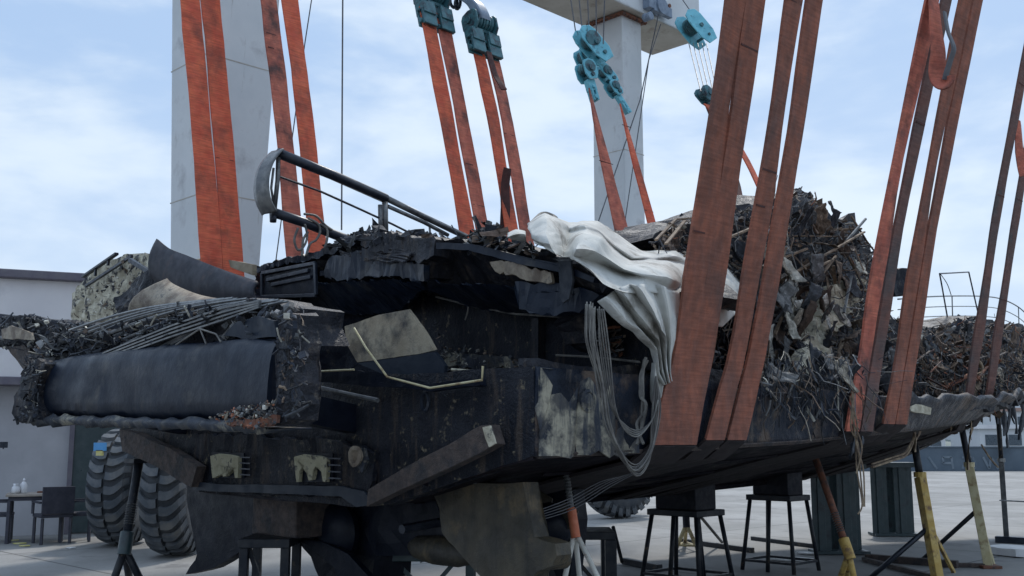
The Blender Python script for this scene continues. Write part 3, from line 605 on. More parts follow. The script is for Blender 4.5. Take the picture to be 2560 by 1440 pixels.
# exhaust outlets : scorched cream plates with two arched openings
def outlet(px, py, w, h, t, lab=None):
    m = MB(); L = []
    def q(x, y): return hit(px + x * w, py + y * h, t=t)
    poly = [(-.5, -.45), (-.2, -.55), (.2, -.5), (.5, -.42), (.5, .05), (.48, .5), (.38, .5), (.34, .12), (.27, -.08), (.16, -.1), (.08, .06), (.05, .42), (-.05, .45), (-.08, .06), (-.16, -.1), (-.27, -.08), (-.33, .1), (-.36, .5), (-.42, .5), (-.46, .1)]
    m.slab([q(a, b2) for a, b2 in poly], AT * .035, res=None); f = m.build('exhaust_outlet', 'cream_plastic', yacht, bevel=.003)
    m = MB(); m.slab([q(a, b2) + AT * .036 for a, b2 in ((-.56, -.62), (.56, -.58), (.56, .48), (-.52, .52))], AT * .02); m.build('backing', 'pod_dark', f) if False else m.build('outlet_backing', 'pod_dark', yacht)
    m = MB()
    for k in range(4): m.bar(q(.58, -.4 + k * .25), q(.95, -.38 + k * .25), .012, .01)
    m.build('louvre', 'steel_dark', yacht)
outlet(560, 1166, 70, 58, -.11); outlet(775, 1172, 82, 66, -.11)
m = MB(); c = hit(893, 1142, t=-.12); m.lathe(c, -AT, [(0, .07), (.02, .075), (.03, .05), (.01, .04), (.01, .01)], 14)
for v in m.v: v += noise.noise_vector(v * 14) * .012
m.build('drain_fitting', 'scorched', yacht)
m = MB(); m.slab(P2([(875, 1118), (912, 1120), (918, 1150), (905, 1182), (893, 1165), (876, 1162)], t=-.105), AT * .02, res=.05, amp=.006); m.build('scorched_patch', 'ash_panel', yacht)
m = MB(); c = hit(1063, 1004, t=-.05); m.tube([c + (AS * math.cos(a) * .035 + AZ * math.sin(a) * .06) for a in [k * .5236 for k in range(13)]], .013, 6); m.bar(c + AZ * .06, c + AZ * .1, .03); m.build('tow_eye', 'steel_dark', yacht)
# upper bulkheads of the gutted cockpit
m = MB(); m.slab(P2([(1020, 720), (1200, 740), (1440, 740), (1632, 800), (1636, 925), (1490, 935), (1316, 935), (1150, 925), (1010, 935), (1000, 775)], t=1.15), AT * .12, res=.09, amp=.02, freq=3, seed=6); m.build('cockpit_bulkhead', 'char_wall', yacht)
m = MB(); m.slab([W(2.72, .02, 2.0), W(2.74, 2.2, 2.0), W(2.72, 2.2, 2.12), W(2.70, 1.2, 2.1), W(2.70, .5, 2.07), W(2.68, .02, 2.09)], -AS * .1, res=.08, amp=.02, freq=4, seed=8); m.build('side_bulwark', 'char', yacht)
m = MB(); m.slab([W(-2.8, -.0, 2.02), W(2.7, -.0, 2.0), W(2.7, 2.2, 2.0), W(-2.8, 2.2, 2.02)][::-1], AZ * .03, res=.3, amp=.01); m.build('cockpit_coaming', 'char_deep', yacht)
m = MB(); m.slab(P2([(1110, 870), (1160, 885), (1240, 893), (1300, 905), (1302, 925), (1200, 922), (1120, 915)], t=1.1), AT * .03, res=.04, amp=.012, seed=3, rag=.03); m.build('flaked_lining', 'ash_panel', yacht)
shards(MB(), [(1085, 800), (1130, 860), (1300, 895), (1320, 930), (1100, 930)], (1.06, 1.12), 150, WHT + GRY * 2 + BRN, (.008, .03), plane='t', seed=91, kinds=(5, 1, 2), name='flaking_paint')
m = MB(); m.bar(hit(1345, 780, t=1.1), hit(1345, 925, t=1.1), .07, .07); m.build('door_post', 'char', yacht)
m = MB(); m.tube(P2([(1390, 888), (1480, 892), (1600, 905)], t=1.05), .008, 5); m.build('bent_wire', 'cable', yacht)
m = MB(); m.tube(P2([(1090, 742), (1180, 765), (1290, 785), (1400, 792)], t=.9), .008, 5); m.tube(P2([(1172, 762), (1168, 785), (1163, 800)], t=.9), .006, 5); m.build('bent_wire', 'cable', yacht)
m = MB(); m.slab(P2([(640, 720), (1060, 700), (1300, 760), (1320, 935), (700, 960)], t=1.35), AT * .3, res=.2, amp=.05, seed=12); m.build('inner_bulkhead', 'char_deep', yacht)
m = MB(); m.slab([W(-2.8, .1, 2.02), W(2.7, .1, 2.0), W(2.7, 2.2, 2.0), W(-2.8, 2.2, 2.02)], AZ * .05, res=.3, amp=.03); m.build('cockpit_sole', 'char_deep', yacht)
m = MB()                                                 # white scratched rub strake
m.tube(smoothpath(P2([(1130, 924, .03), (1200, 929, .03), (1290, 935, .03), (1345, 938, .03)])), .011, 6); m.build('rub_strake', 'ash_white', yacht)
# leaning beige and grey panels
m = MB(); m.slab(P2([(862, 815), (940, 790), (1020, 775), (1052, 820), (1085, 876), (985, 893), (893, 905), (868, 860)], t=.45), AT * .03 + AZ * .01, res=.1, amp=.008, seed=1); m.build('beige_panel', 'beige_panel', yacht)
m = MB(); m.slab(P2([(893, 908), (985, 896), (1087, 880), (1112, 915), (1110, 938), (980, 945), (935, 925)], t=.35), AT * .03, res=.1, amp=.006, seed=2); m.build('grey_panel', 'grey_panel', yacht)
m = MB(); m.slab(P2([(800, 930), (890, 925), (935, 950), (1070, 960), (1200, 945), (1205, 962), (1075, 978), (960, 965), (800, 955)], t=-.1), AT * .05 + AZ * .0, res=.1, amp=.012, seed=3); m.build('bent_frame_plate', 'pod_dark', yacht)
m = MB()
m.tube(P2([(885, 820), (915, 870), (968, 942), (1075, 970), (1205, 950), (1207, 915)], t=-.14), .008, 6)
m.tube(P2([(800, 928), (885, 924)], t=-.14), .008, 6); m.build('bent_wire_frame', 'pale_yellow', yacht)
m = MB(); m.tube(P2([(795, 968), (870, 985), (945, 1001)], t=-.2), .016, 8); m.build('bent_pipe', 'steel', yacht)
# starboard side : patchy unpainted panel, round fitting
m = MB(); m.slab([W(2.775, a, z) for a, z in ((.0, 1.505), (.95, 1.515), (1.0, 1.75), (.8, 2.02), (.45, 2.03), (.0, 2.03))], AS * .012, res=.08, amp=.004, seed=1, rag=.05); m.build('blistered_panel', 'ash_panel', yacht)
m = MB(); c = hit(1468, 1002, s=2.79); m.lathe(c, AS, [(0, .075), (.015, .075), (.02, .055), (.012, .05), (.02, .03), (.02, .005)], 20); m.build('drain_fitting', 'ash_panel', yacht, auto=True)
m = MB(); a = hit(1440, 1045, s=2.80); b2 = hit(1440, 1150, s=2.80); m.bar(a, b2, .02, .2, up=AT); m.build('side_tank', 'steel_dark', yacht, bevel=.006) if False else None
# aft deck overhang : two sagging slabs meeting at a torn notch
def dt(px): return interp([632, 1060, 1500], [1.15, .5, .55], px)
LP = [(632, 672), (700, 657), (765, 642), (820, 622), (850, 604), (900, 592), (940, 580), (1000, 590), (1060, 608), (1088, 640), (1062, 690), (1070, 722), (1040, 735), (1005, 772), (930, 785), (850, 782), (770, 770), (700, 752), (638, 738)]
RP_ = [(1050, 640), (1085, 602), (1130, 598), (1200, 604), (1280, 622), (1400, 648), (1480, 672), (1522, 712), (1500, 738), (1455, 772), (1400, 792), (1340, 790), (1270, 783), (1200, 765), (1130, 748), (1066, 735), (1045, 690)]
m = MB(); m.slab([hit(x, y, t=dt(x) + (.55 if y > 712 else 0)) for x, y in LP], AT * 1.2 - AZ * .02, res=.11, amp=.035, freq=2.6, seed=21, rag=.04); m.build('aft_deck', 'char', yacht)
m = MB(); m.slab([hit(x, y, t=dt(x) + (.5 if y > 725 and 1060 < x < 1470 else 0)) for x, y in RP_], AT * 1.6 + AZ * .05, res=.11, amp=.035, freq=2.6, seed=22, rag=.04); m.build('aft_deck', 'char', yacht)
# overhang edge trims and the louvred box on its port end
def face(pts, off=.05): return [hit(x, y, t=dt(x) - off) for x, y in pts]
m = MB()
for a, b2 in (((655, 683), (788, 658)), ((788, 658), (790, 738)), ((790, 738), (655, 742)), ((655, 742), (655, 683)), ((680, 712), (778, 692)), ((668, 700), (772, 676))):
    A, B = face([a, b2], .07); m.bar(A, B, .03, .035)
m.build('louvre_frame', 'steel_dark', yacht, bevel=.005)
m = MB(); m.slab(face([(662, 690), (782, 664), (784, 732), (662, 736)], .055), AT * .02); m.build('louvre_recess', 'pod_dark', yacht)
m = MB(); m.slab(face([(1228, 652), (1270, 655), (1320, 668), (1378, 680), (1380, 705), (1330, 702), (1290, 690), (1240, 678)], .06), AT * .03, res=.04, amp=.015, seed=4, rag=.02); m.build('scorched_edge', 'scorched', yacht)
m = MB(); m.slab(face([(1090, 606), (1180, 612), (1300, 640), (1400, 660), (1490, 690), (1486, 702), (1390, 680), (1280, 655), (1170, 628), (1090, 622)], .07), AT * .05, res=.08, amp=.012, seed=8); m.build('deck_edge', 'char_smooth', yacht)
m = MB(); m.slab(face([(830, 640), (920, 622), (1000, 650), (1060, 660), (1062, 700), (960, 690), (860, 700), (800, 690)], .05), AT * .05, res=.08, amp=.02, seed=18, rag=.03); m.build('deck_edge', 'char_smooth', yacht)
m = MB(); m.slab(face([(1395, 652), (1425, 650), (1432, 700), (1424, 745), (1408, 756), (1398, 740), (1402, 700)], .1), AT * .02, res=.05, amp=.012, seed=4); m.build('hanging_flap', 'rag_dark', yacht)
# deck top ripples and rubble on the overhang
def tubes_px(lst, t, r, name, mt, n=6): 
    m = MB()
    for pts in lst: m.tube(smoothpath(P2(pts, t=t), 4), r, n)
    return m.build(name, mt, yacht, smooth=True)
# superstructure heap
SH = [(1625, 612), (1680, 560), (1830, 525), (1940, 500), (1975, 478), (2035, 492), (2045, 530), (2075, 552), (2128, 548), (2150, 580), (2185, 640), (2205, 700), (2215, 760), (2238, 830), (2215, 930), (2175, 975), (2080, 985), (2000, 960), (1900, 985), (1850, 960), (1770, 905), (1740, 800), (1690, 640)]
m = MB(); m.slab([hit(x, y, s=1.9) for x, y in SH], -AS * 1.0, res=.16, amp=.13, freq=1.7, seed=31); m.build('collapsed_cabin', 'char', yacht)
def heapcol(x, y, rnd, c):
    dx = (x - (2125 - (y - 700) * .42)) / 62                        # pale ash fall down the middle of the heap
    if 690 < y < 960 and abs(dx) < 1 and rnd.random() < .8 - .5 * abs(dx): return rnd.choice(WHT)
    if 740 < y < 950 and 1880 < x < 2030 and rnd.random() < .35: return rnd.choice(GRY + WHT)
    if 560 < y < 700 and x > 1900 and rnd.random() < .4: return rnd.choice(BRN + GRY)
    if x < 1780 and y < 700 and rnd.random() < .3: return rnd.choice(WHT + BRN)
    return c
shards(MB(), SH, (1.7, 2.15), 4200, pal_main, (.015, .06), seed=3, colfn=heapcol, kinds=(7, 5, 1))
shards(MB(), [(1850, 900), (2180, 900), (2190, 1010), (2080, 1040), (1980, 1060), (1900, 1010)], (2.5, 2.9), 420, BLK * 3 + GRY * 2 + BRN + WHT[:1], (.015, .06), seed=4, elong=1.6, zdown=1.6, kinds=(6, 5, 0))
shards(MB(), SH, (1.0, 1.7), 700, pal_main, (.05, .2), seed=13, kinds=(6, 4, 3))
def sheets(poly, depth, n, pal, size, seed, mt='debris', plane='s', down=1.0, cr=.3, name='charred_sheet'):
    rnd = random.Random(seed); xs = [p[0] for p in poly]; ys = [p[1] for p in poly]; k = 0
    def inside(x, y):
        c = False; j = len(poly) - 1
        for i in range(len(poly)):
            xi, yi = poly[i][:2]; xj, yj = poly[j][:2]
            if (yi > y) != (yj > y) and x < (xj - xi) * (y - yi) / (yj - yi + 1e-9) + xi: c = not c
            j = i
        return c
    while k < n:
        x = rnd.uniform(min(xs), max(xs)); y = rnd.uniform(min(ys), max(ys))
        if not inside(x, y): continue
        k += 1; P = hit(x, y, **{plane: rnd.uniform(*depth)}); col = rnd.choice(pal); h = rnd.uniform(*size); w = h * rnd.uniform(.3, .8)
        d = Vector((rnd.gauss(0, .5), rnd.gauss(0, .5), -1 * down + rnd.gauss(0, .6))).normalized(); e = (AT + AZ * rnd.uniform(-.6, .6) + AS * rnd.uniform(-.5, .5)); e = (e - d * e.dot(d)).normalized(); f = d.cross(e); m = MB(); rows = []
        nr, nc = 14, 9; tp_ = rnd.uniform(.2, .7); sd2 = rnd.randrange(999)
        for i in range(nr):
            row = []
            for j in range(nc):
                u = i / (nr - 1) - .5; v = j / (nc - 1) - .5; q = P + d * h * u + e * w * v * (1 - tp_ * (u + .5)) * (1 + .3 * noise.noise(Vector((u * 7, sd2, v))))
                row.append(q + f * (noise.noise(q * 4 + Vector((sd2, 0, 0))) * h * cr + (abs((v * 6 + u * 2) % 2 - 1) - .5) * w * .12) + noise.noise_vector(q * 14) * .012)
            rows.append(row)
        m.grid(rows)
        m.c = [tuple(c * (.7 + 1.6 * abs(noise.noise(Vector((a * .9, sd2, 0)))) ) for c in col) for a in range(len(m.f))]
        m.build(name, mt, yacht, smooth=True, thick=.006, attr=True)
sheets([(1900, 620), (2000, 600), (2150, 620), (2180, 760), (2170, 900), (2060, 960), (1900, 930), (1860, 780)], (2.12, 2.42), 75, BRN * 4 + GRY * 4 + BLK + WHT * 2 + [(.22, .19, .15)] * 2, (.12, .42), 101)
sheets([(1640, 620), (1700, 570), (1880, 530), (1960, 560), (1950, 640), (1700, 650)], (2.0, 2.2), 12, BRN * 2 + GRY * 2 + BLK + WHT[2:], (.12, .35), 102, down=.2)
sheets([(1930, 720), (2150, 700), (2110, 900), (1990, 960), (1900, 900)], (2.3, 2.5), 26, GRY * 2 + WHT * 2, (.1, .3), 112, cr=.4)
sheets([(1960, 500), (2060, 520), (2170, 600), (2190, 700), (1980, 680)], (1.9, 2.2), 26, BLK * 2 + GRY * 2 + BRN * 2, (.12, .34), 113, down=.4)
sheets([(1880, 900), (2120, 900), (2120, 960), (1900, 990)], (2.75, 2.9), 16, BLK * 2 + GRY + WHT[2:], (.15, .35), 103, cr=.2)
sheets([(2250, 840), (2440, 820), (2560, 840), (2560, 960), (2440, 980), (2280, 1000)], (1.7, 1.98), 60, BRN * 3 + GRY * 3 + BLK + RST[:1] + WHT[2:], (.1, .32), 104)
sheets([(2150, 850), (2240, 860), (2240, 1000), (2150, 990)], (2.3, 2.6), 8, GRY * 2 + BLK * 2, (.15, .35), 105)
def fibres(poly, depth, n, pal, L, seed, plane='s', name='hanging_fibre', rr=(.002, .006), sp=.35):
    rnd = random.Random(seed); xs = [p[0] for p in poly]; ys = [p[1] for p in poly]; m = MB(); k = 0
    while k < n:
        x = rnd.uniform(min(xs), max(xs)); y = rnd.uniform(min(ys), max(ys)); c = False; j = len(poly) - 1
        for i in range(len(poly)):
            xi, yi = poly[i][:2]; xj, yj = poly[j][:2]
            if (yi > y) != (yj > y) and x < (xj - xi) * (y - yi) / (yj - yi + 1e-9) + xi: c = not c
            j = i
        if not c: continue
        k += 1; P = hit(x, y, **{plane: rnd.uniform(*depth)}); l = rnd.uniform(*L); d = Vector((rnd.gauss(0, sp), rnd.gauss(0, sp), -1)).normalized(); bq = rnd.uniform(.8, 2.1); col = tuple(q * bq for q in rnd.choice(pal))
        if rnd.random() < .3: d = Vector((rnd.gauss(0, 1), rnd.gauss(0, 1), rnd.gauss(0, .6))).normalized()
        m.tube([P + d * l * f + noise.noise_vector(P * 5 + Vector((f * 2, k, 0))) * l * .22 for f in (0, .25, .5, .75, 1)], rnd.uniform(*rr), 3, col=col)
    return m.build(name, 'debris', yacht, attr=True)
PALF = GRY * 2 + BRN * 2 + BLK * 2 + WHT[2:]
fibres(SH, (2.15, 2.4), 330, PALF, (.1, .4), 201)
fibres([(1880, 880), (2200, 880), (2200, 1000), (1900, 1020)], (2.75, 2.92), 200, PALF, (.1, .4), 202)
fibres([(2220, 820), (2560, 810), (2560, 980), (2400, 1010), (2240, 1000)], (1.75, 2.1), 330, PALF + RST, (.1, .35), 203)
# ash coated insulation hanging down the heap
ASHP = [(2075, 715), (2110, 700), (2160, 705), (2150, 745), (2120, 790), (2090, 830), (2070, 880), (2030, 955), (1985, 940), (2010, 890), (2035, 830), (2050, 770)]
m = MB(); m.slab([hit(x, y, s=interp([700, 950], [2.2, 2.6], y)) for x, y in ASHP], -AS * .12, res=.045, amp=.06, freq=5, seed=7, rag=.05); m.build('ash_clump', 'ash_white', yacht)
m = MB(); m.slab([hit(x, y, s=2.05) for x, y in [(1900, 740), (1990, 700), (2040, 760), (2020, 850), (1960, 900), (1890, 880), (1870, 800)]], -AS * .2, res=.05, amp=.08, freq=5, seed=9, rag=.05); m.build('ash_clump', 'ash_panel', yacht)
# sticks and bent frames protruding from the heap
m = MB()
for a, b2, sa, sb, w in (((1955, 578), (2155, 572), 1.6, 2.2, .035), ((1950, 590), (2130, 592), 2.0, 2.2, .025), ((2160, 580), (1955, 700), 2.25, 2.3, .035), ((2128, 540), (2165, 600), 2.1, 2.2, .03), ((2165, 600), (2210, 660), 2.0, 2.0, .02), ((2090, 640), (2030, 720), 2.2, 2.3, .03), ((2120, 640), (2165, 730), 2.2, 2.3, .03), ((1640, 600), (1690, 548), 2.2, 2.1, .03), ((1690, 548), (1740, 545), 2.1, 1.9, .03), ((1665, 610), (1712, 552), 2.3, 2.1, .03), ((1735, 590), (1840, 520), 1.6, 1.9, .045), ((1760, 620), (1880, 570), 2.2, 2.2, .04), ((1900, 560), (1960, 525), 2.0, 1.9, .03), ((1712, 640), (1820, 600), 2.3, 2.2, .03)):
    m.bar(hit(*a, s=sa), hit(*b2, s=sb), w, w * .5)
m.build('charred_timber', 'timber', yacht, bevel=.004)
rnd = random.Random(77)
for k in range(26):
    x = rnd.uniform(1880, 2170); y = rnd.uniform(590, 900); a = rnd.uniform(-.9, .9) if rnd.random() < .6 else rnd.uniform(1, 2); l = rnd.uniform(35, 95); m = MB(); m.bar(hit(x, y, s=rnd.uniform(2.15, 2.35)), hit(x + l * math.cos(a), y + l * math.sin(a), s=rnd.uniform(2.15, 2.4)), rnd.uniform(.012, .035), rnd.uniform(.008, .02)); m.build('charred_timber', rnd.choice(['timber', 'timber', 'trim_brown', 'steel']), yacht)
for k in range(16):
    x = rnd.uniform(2250, 2540); y = rnd.uniform(830, 960); a = rnd.uniform(-1.2, 1.2); l = rnd.uniform(25, 70); m = MB(); m.bar(hit(x, y, s=2.0), hit(x + l * math.cos(a), y + l * math.sin(a), s=2.05), rnd.uniform(.015, .04), .012); m.build('charred_timber', rnd.choice(['timber', 'trim_brown', 'rust']), yacht)
m = MB(); m.slab([hit(x, y, s=1.4) for x, y in [(1960, 520), (1968, 485), (2000, 474), (2030, 488), (2042, 505), (2030, 540), (2040, 575), (1965, 580)]], -AS * .5, res=.07, amp=.07, freq=4, seed=15, rag=.05); m.build('charred_stump', 'char', yacht)
m = MB(); m.slab([hit(x, y, s=.9) for x, y in [(2232, 668), (2272, 672), (2272, 735), (2240, 742), (2228, 720)]], -AS * .4, res=.1, amp=.03, seed=16); m.build('charred_box', 'char_deep', yacht)
# bow debris field
BH = [(2205, 860), (2240, 800), (2300, 830), (2370, 808), (2440, 790), (2480, 815), (2530, 810), (2575, 830), (2590, 1010), (2540, 1000), (2470, 985), (2410, 1015), (2330, 1050), (2280, 1040), (2200, 990)]
m = MB(); m.slab([hit(x, y, s=1.0) for x, y in BH], -AS * 1.0, res=.22, amp=.12, freq=1.8, seed=41); m.build('bow_wreckage', 'char', yacht)
shards(MB(), BH, (1.05, 1.9), 2600, BLK * 2 + GRY * 3 + BRN * 4 + RST + WHT[:1], (.025, .1), seed=5, kinds=(6, 5, 2)); shards(MB(), BH, (-.6, 1.0), 500, pal_main, (.05, .2), seed=6)
shards(MB(), [(2360, 960), (2480, 960), (2480, 1020), (2400, 1040), (2330, 1070)], (1.4, 1.75), 160, GRY + BRN * 3, (.04, .16), seed=8, elong=1.3, zdown=1.5)

m = MB(); c = hit(2468, 935, s=1.55); m.lathe(c, AS * .9 - AT * .5, [(0, .2), (.1, .17), (.12, .1)], 14)
for v in m.v: v += noise.noise_vector(v * 6) * .05
m.build('hawse_hole', 'char_deep', yacht)
m = MB()
for pts in ([(2420, 905), (2440, 900), (2455, 920), (2450, 950), (2440, 975)], [(2395, 990), (2420, 960), (2450, 945)], [(2360, 1010), (2375, 990), (2400, 975)]): m.tube(smoothpath(P2(pts, s=1.85)), .03, 6)
for v in m.v: v += noise.noise_vector(v * 12) * .015
m.build('melted_moulding', 'rag', yacht, smooth=True)
m = MB(); m.slab([hit(x, y, s=2.75) for x, y in [(2262, 1022), (2290, 1010), (2330, 1018), (2328, 1036), (2295, 1034)]], -AS * .03, res=.05, amp=.01); m.build('pale_fragment', 'ash_white', yacht)
# hanging tatters at the bow
rnd = random.Random(11); m = MB(); md = MB()
for (x, y0, y1, w, dark, s) in ((2425, 930, 1175, 12, 0, 1.9), (2432, 940, 1100, 8, 0, 1.95), (2380, 1000, 1060, 7, 0, 2.0), (2372, 990, 1080, 5, 0, 2.0), (2285, 1045, 1130, 9, 0, 2.4), (2292, 1050, 1100, 6, 0, 2.4), (2130, 1060, 1150, 6, 1, 2.85), (2150, 1090, 1170, 5, 1, 2.85), (2310, 1030, 1075, 5, 0, 2.3),
                           (2485, 900, 1060, 12, 1, 1.6), (2505, 940, 1090, 20, 1, 1.5), (2520, 960, 1120, 14, 1, 1.4), (2535, 930, 1085, 18, 1, 1.4), (2550, 940, 1100, 14, 1, 1.3), (2545, 860, 1010, 16, 0, 1.4), (2500, 860, 1000, 10, 0, 1.6), (2528, 980, 1060, 9, 1, 1.35)):
    rows = []; nseg = 9
    for i in range(nseg + 1):
        f = i / nseg; xx = x + math.sin(f * 5 + x) * 5 + (3 if dark else 0) * f; ww = w * (1 - .55 * f) * rnd.uniform(.6, 1.1)
        rows.append([hit(xx - ww / 2, lerp(y0, y1, f), s=s) + AS * rnd.uniform(-.02, .02), hit(xx, lerp(y0, y1, f), s=s + .02), hit(xx + ww / 2, lerp(y0, y1, f), s=s) + AS * rnd.uniform(-.02, .02)])
    q = MB(); q.grid(rows); q.build('hanging_strip', 'rag_dark' if dark else 'rag', yacht, thick=.008)
m.tube(smoothpath([hit(2454, 1112, s=1.9), hit(2475, 1145, s=1.9), hit(2495, 1168, s=1.9)]), .012, 5)
m.build('hanging_strip', 'rag', yacht)
# bow rail
m = MB()
for k, (yy, r) in enumerate(((742, .013), (768, .009), (792, .009))):
    P = [hit(2245, yy + 6, s=.4), hit(2300, yy + 1, s=.0), hit(2380, yy - 2, s=-.4), hit(2460, yy - 1, s=-.8), hit(2505, yy + 6, s=-1.0), hit(2545, yy + 25, s=-1.0), hit(2575, yy + 52, s=-.9)]
    m.tube(smoothpath(P), r, 6)
for x, s, a, b2 in ((2300, 0, 742, 815), (2380, -.4, 739, 812), (2460, -.8, 741, 810), (2508, -1., 750, 820), (2546, -1., 767, 830)): m.tube([hit(x, a, s=s), hit(x + 2, b2, s=s)], .011, 6)
m.build('bow_rail', 'steel', yacht, smooth=True)
m = MB(); m.tube([hit(2372, 812, s=.6), hit(2349, 684, s=.6), hit(2422, 680, s=.2), hit(2452, 812, s=.2)], .013, 5); m.tube(smoothpath([hit(2352, 686, s=.6), hit(2368, 710, s=.6), hit(2378, 738, s=.6)]), .007, 4); m.build('antenna_frame', 'steel_dark', yacht)
# ---- port quarter rail (bent stanchions and hand rail)
rs = -1.0
m = MB(); m.tube(P2([(694, 382), (830, 437), (965, 497)], s=rs), .048, 10); m.build('hand_rail', 'steel_dark', yacht, smooth=True)
m = MB(); m.tube(P2([(965, 495), (1060, 542), (1165, 592)], s=rs), .034, 8); m.tube(P2([(970, 516), (1060, 556), (1120, 588)], s=rs), .022, 8); m.build('rail_extension', 'steel', yacht, smooth=True)
m = MB(); m.tube(P2([(680, 530), (760, 556), (850, 592), (890, 606)], s=rs - .1), .046, 10); m.lathe(hit(683, 545, s=rs - .1), AZ, [(-.04, .03), (.02, .035)], 10); m.build('lower_rail', 'steel_dark', yacht, smooth=True)
m = MB(); m.tube(P2([(700, 442), (800, 478), (900, 523), (980, 560), (1040, 590)], s=rs), .011, 6); m.build('middle_rail', 'steel_dark', yacht)
def bandpx(m, pts, s, w, th=.01):
    P = smoothpath([hit(x, y, s=s) for x, y in pts], 5); rows = []
    for p in P: rows.append([p - AS * w / 2, p + AS * w / 2])
    m.grid(rows); return m
m = MB(); P = smoothpath(P2([(697, 376), (672, 408), (660, 450), (663, 495), (680, 532)], s=rs), 5); rows = [[p - AS * .16, p - AS * .08 - AT * .02, p, p + AS * .08] for p in P]; m.grid(rows); m.build('curved_end_band', 'steel', yacht, smooth=True, thick=.015)
m = MB(); m.tube(P2([(696, 384), (694, 450), (686, 525)], s=rs), .022, 8); m.tube(P2([(684, 420), (678, 470), (684, 510)], s=rs), .012, 6); m.build('rail_post', 'steel', yacht, smooth=True)
for x, a, b2, r in ((962, 497, 592, .03), (950, 512, 600, .022), (1074, 565, 598, .012)): m = MB(); m.tube(P2([(x, a), (x + 2, b2)], s=rs), r, 8); m.build('rail_post', 'steel', yacht, smooth=True)
m = MB()                                                   # rope loops on the lower rail
for pts in ([(745, 570), (736, 600), (745, 625), (760, 615), (768, 590), (762, 560)], [(770, 545), (795, 560), (800, 580), (790, 600), (775, 610), (765, 640)], [(800, 560), (818, 575), (815, 610), (800, 640)], [(760, 535), (790, 540), (812, 562), (830, 575)], [(755, 640), (758, 600), (770, 580)]):
    m.tube(smoothpath(P2(pts, s=rs - .05)), .012, 6)
m.build('rope_loop', 'cable', yacht, smooth=True)
m = MB(); m.slab(face([(640, 668), (700, 650), (780, 634), (850, 604), (900, 594), (905, 606), (855, 620), (790, 650), (700, 664), (642, 682)], .04), AT * .25, res=.05, amp=.02, seed=71, rag=.03); m.build('melted_edge', 'char_smooth', yacht)
m = MB(); m.slab(face([(905, 592), (960, 580), (1030, 592), (1085, 602), (1082, 640), (1050, 655), (1000, 640), (950, 628), (900, 612)], .06), AT * .2, res=.05, amp=.03, seed=72, rag=.03); m.build('melted_edge', 'char', yacht)
m = MB(); m.slab(face([(1290, 700), (1380, 712), (1470, 722), (1500, 735), (1450, 780), (1380, 788), (1300, 770)], .02), AT * .1, res=.06, amp=.02, seed=73, rag=.03); m.build('deck_edge', 'char_smooth', yacht)
def underside(pts, seed):
    m = MB(); m.slab([hit(x, y, t=dt(x) + o) for x, y, o in pts], AT * .03, res=.07, amp=.022, freq=3, seed=seed, rag=.02); m.build('deck_underside', 'char_smooth', yacht)
underside([(642, 740, .0), (700, 715, -.02), (800, 705, -.03), (930, 700, -.03), (1050, 702, -.03), (1062, 722, .1), (1040, 738, .2), (1003, 774, .42), (930, 786, .45), (850, 782, .4), (770, 770, .35), (700, 753, .2)], 81)
underside([(1066, 700, -.03), (1200, 715, -.03), (1340, 728, -.03), (1490, 738, -.02), (1458, 775, .2), (1398, 793, .4), (1340, 791, .42), (1270, 784, .42), (1200, 766, .36), (1130, 749, .26), (1070, 735, .1)], 82)
# rubble on top of the overhang
TOPD = [(820, 620), (880, 592), (945, 572), (975, 588), (1030, 585), (1120, 598), (1190, 600), (1205, 575), (1240, 580), (1262, 600), (1400, 640), (1200, 625), (1060, 620), (980, 610)]
shards(MB(), TOPD, (.5, 1.3), 240, BLK * 2 + GRY * 2 + BRN, (.04, .13), plane='t', seed=9, kinds=(7, 2, 3))
shards(MB(), [(632, 672), (765, 640), (850, 602), (940, 580), (1060, 605), (1080, 660), (1060, 720), (1005, 775), (770, 765), (640, 735)], (.55, .8), 90, BLK * 4 + GRY[:1], (.02, .07), plane='t', seed=10, kinds=(6, 1, 2)) if False else None
shards(MB(), [(1190, 600), (1205, 575), (1225, 572), (1262, 602), (1285, 618)], (.4, .8), 90, BRN * 2 + BLK + GRY, (.03, .1), plane='t', seed=19, kinds=(6, 2, 3))

m = MB(); rnd = random.Random(3)
for k in range(9):
    y = 628 + k * 3; P = [hit(lerp(850 + k * 3, 1050 - k * 5, f), y + 10 * math.sin(f * 7 + k) * .5 + noise.noise(Vector((f * 4, k, 0))) * 9, t=dt(lerp(850, 1060, f)) - .03 + k * .0) for f in [q / 8 for q in range(9)]]
    m.tube(smoothpath(P, 3), .012, 5)
m.build('deck_ripple', 'char', yacht)
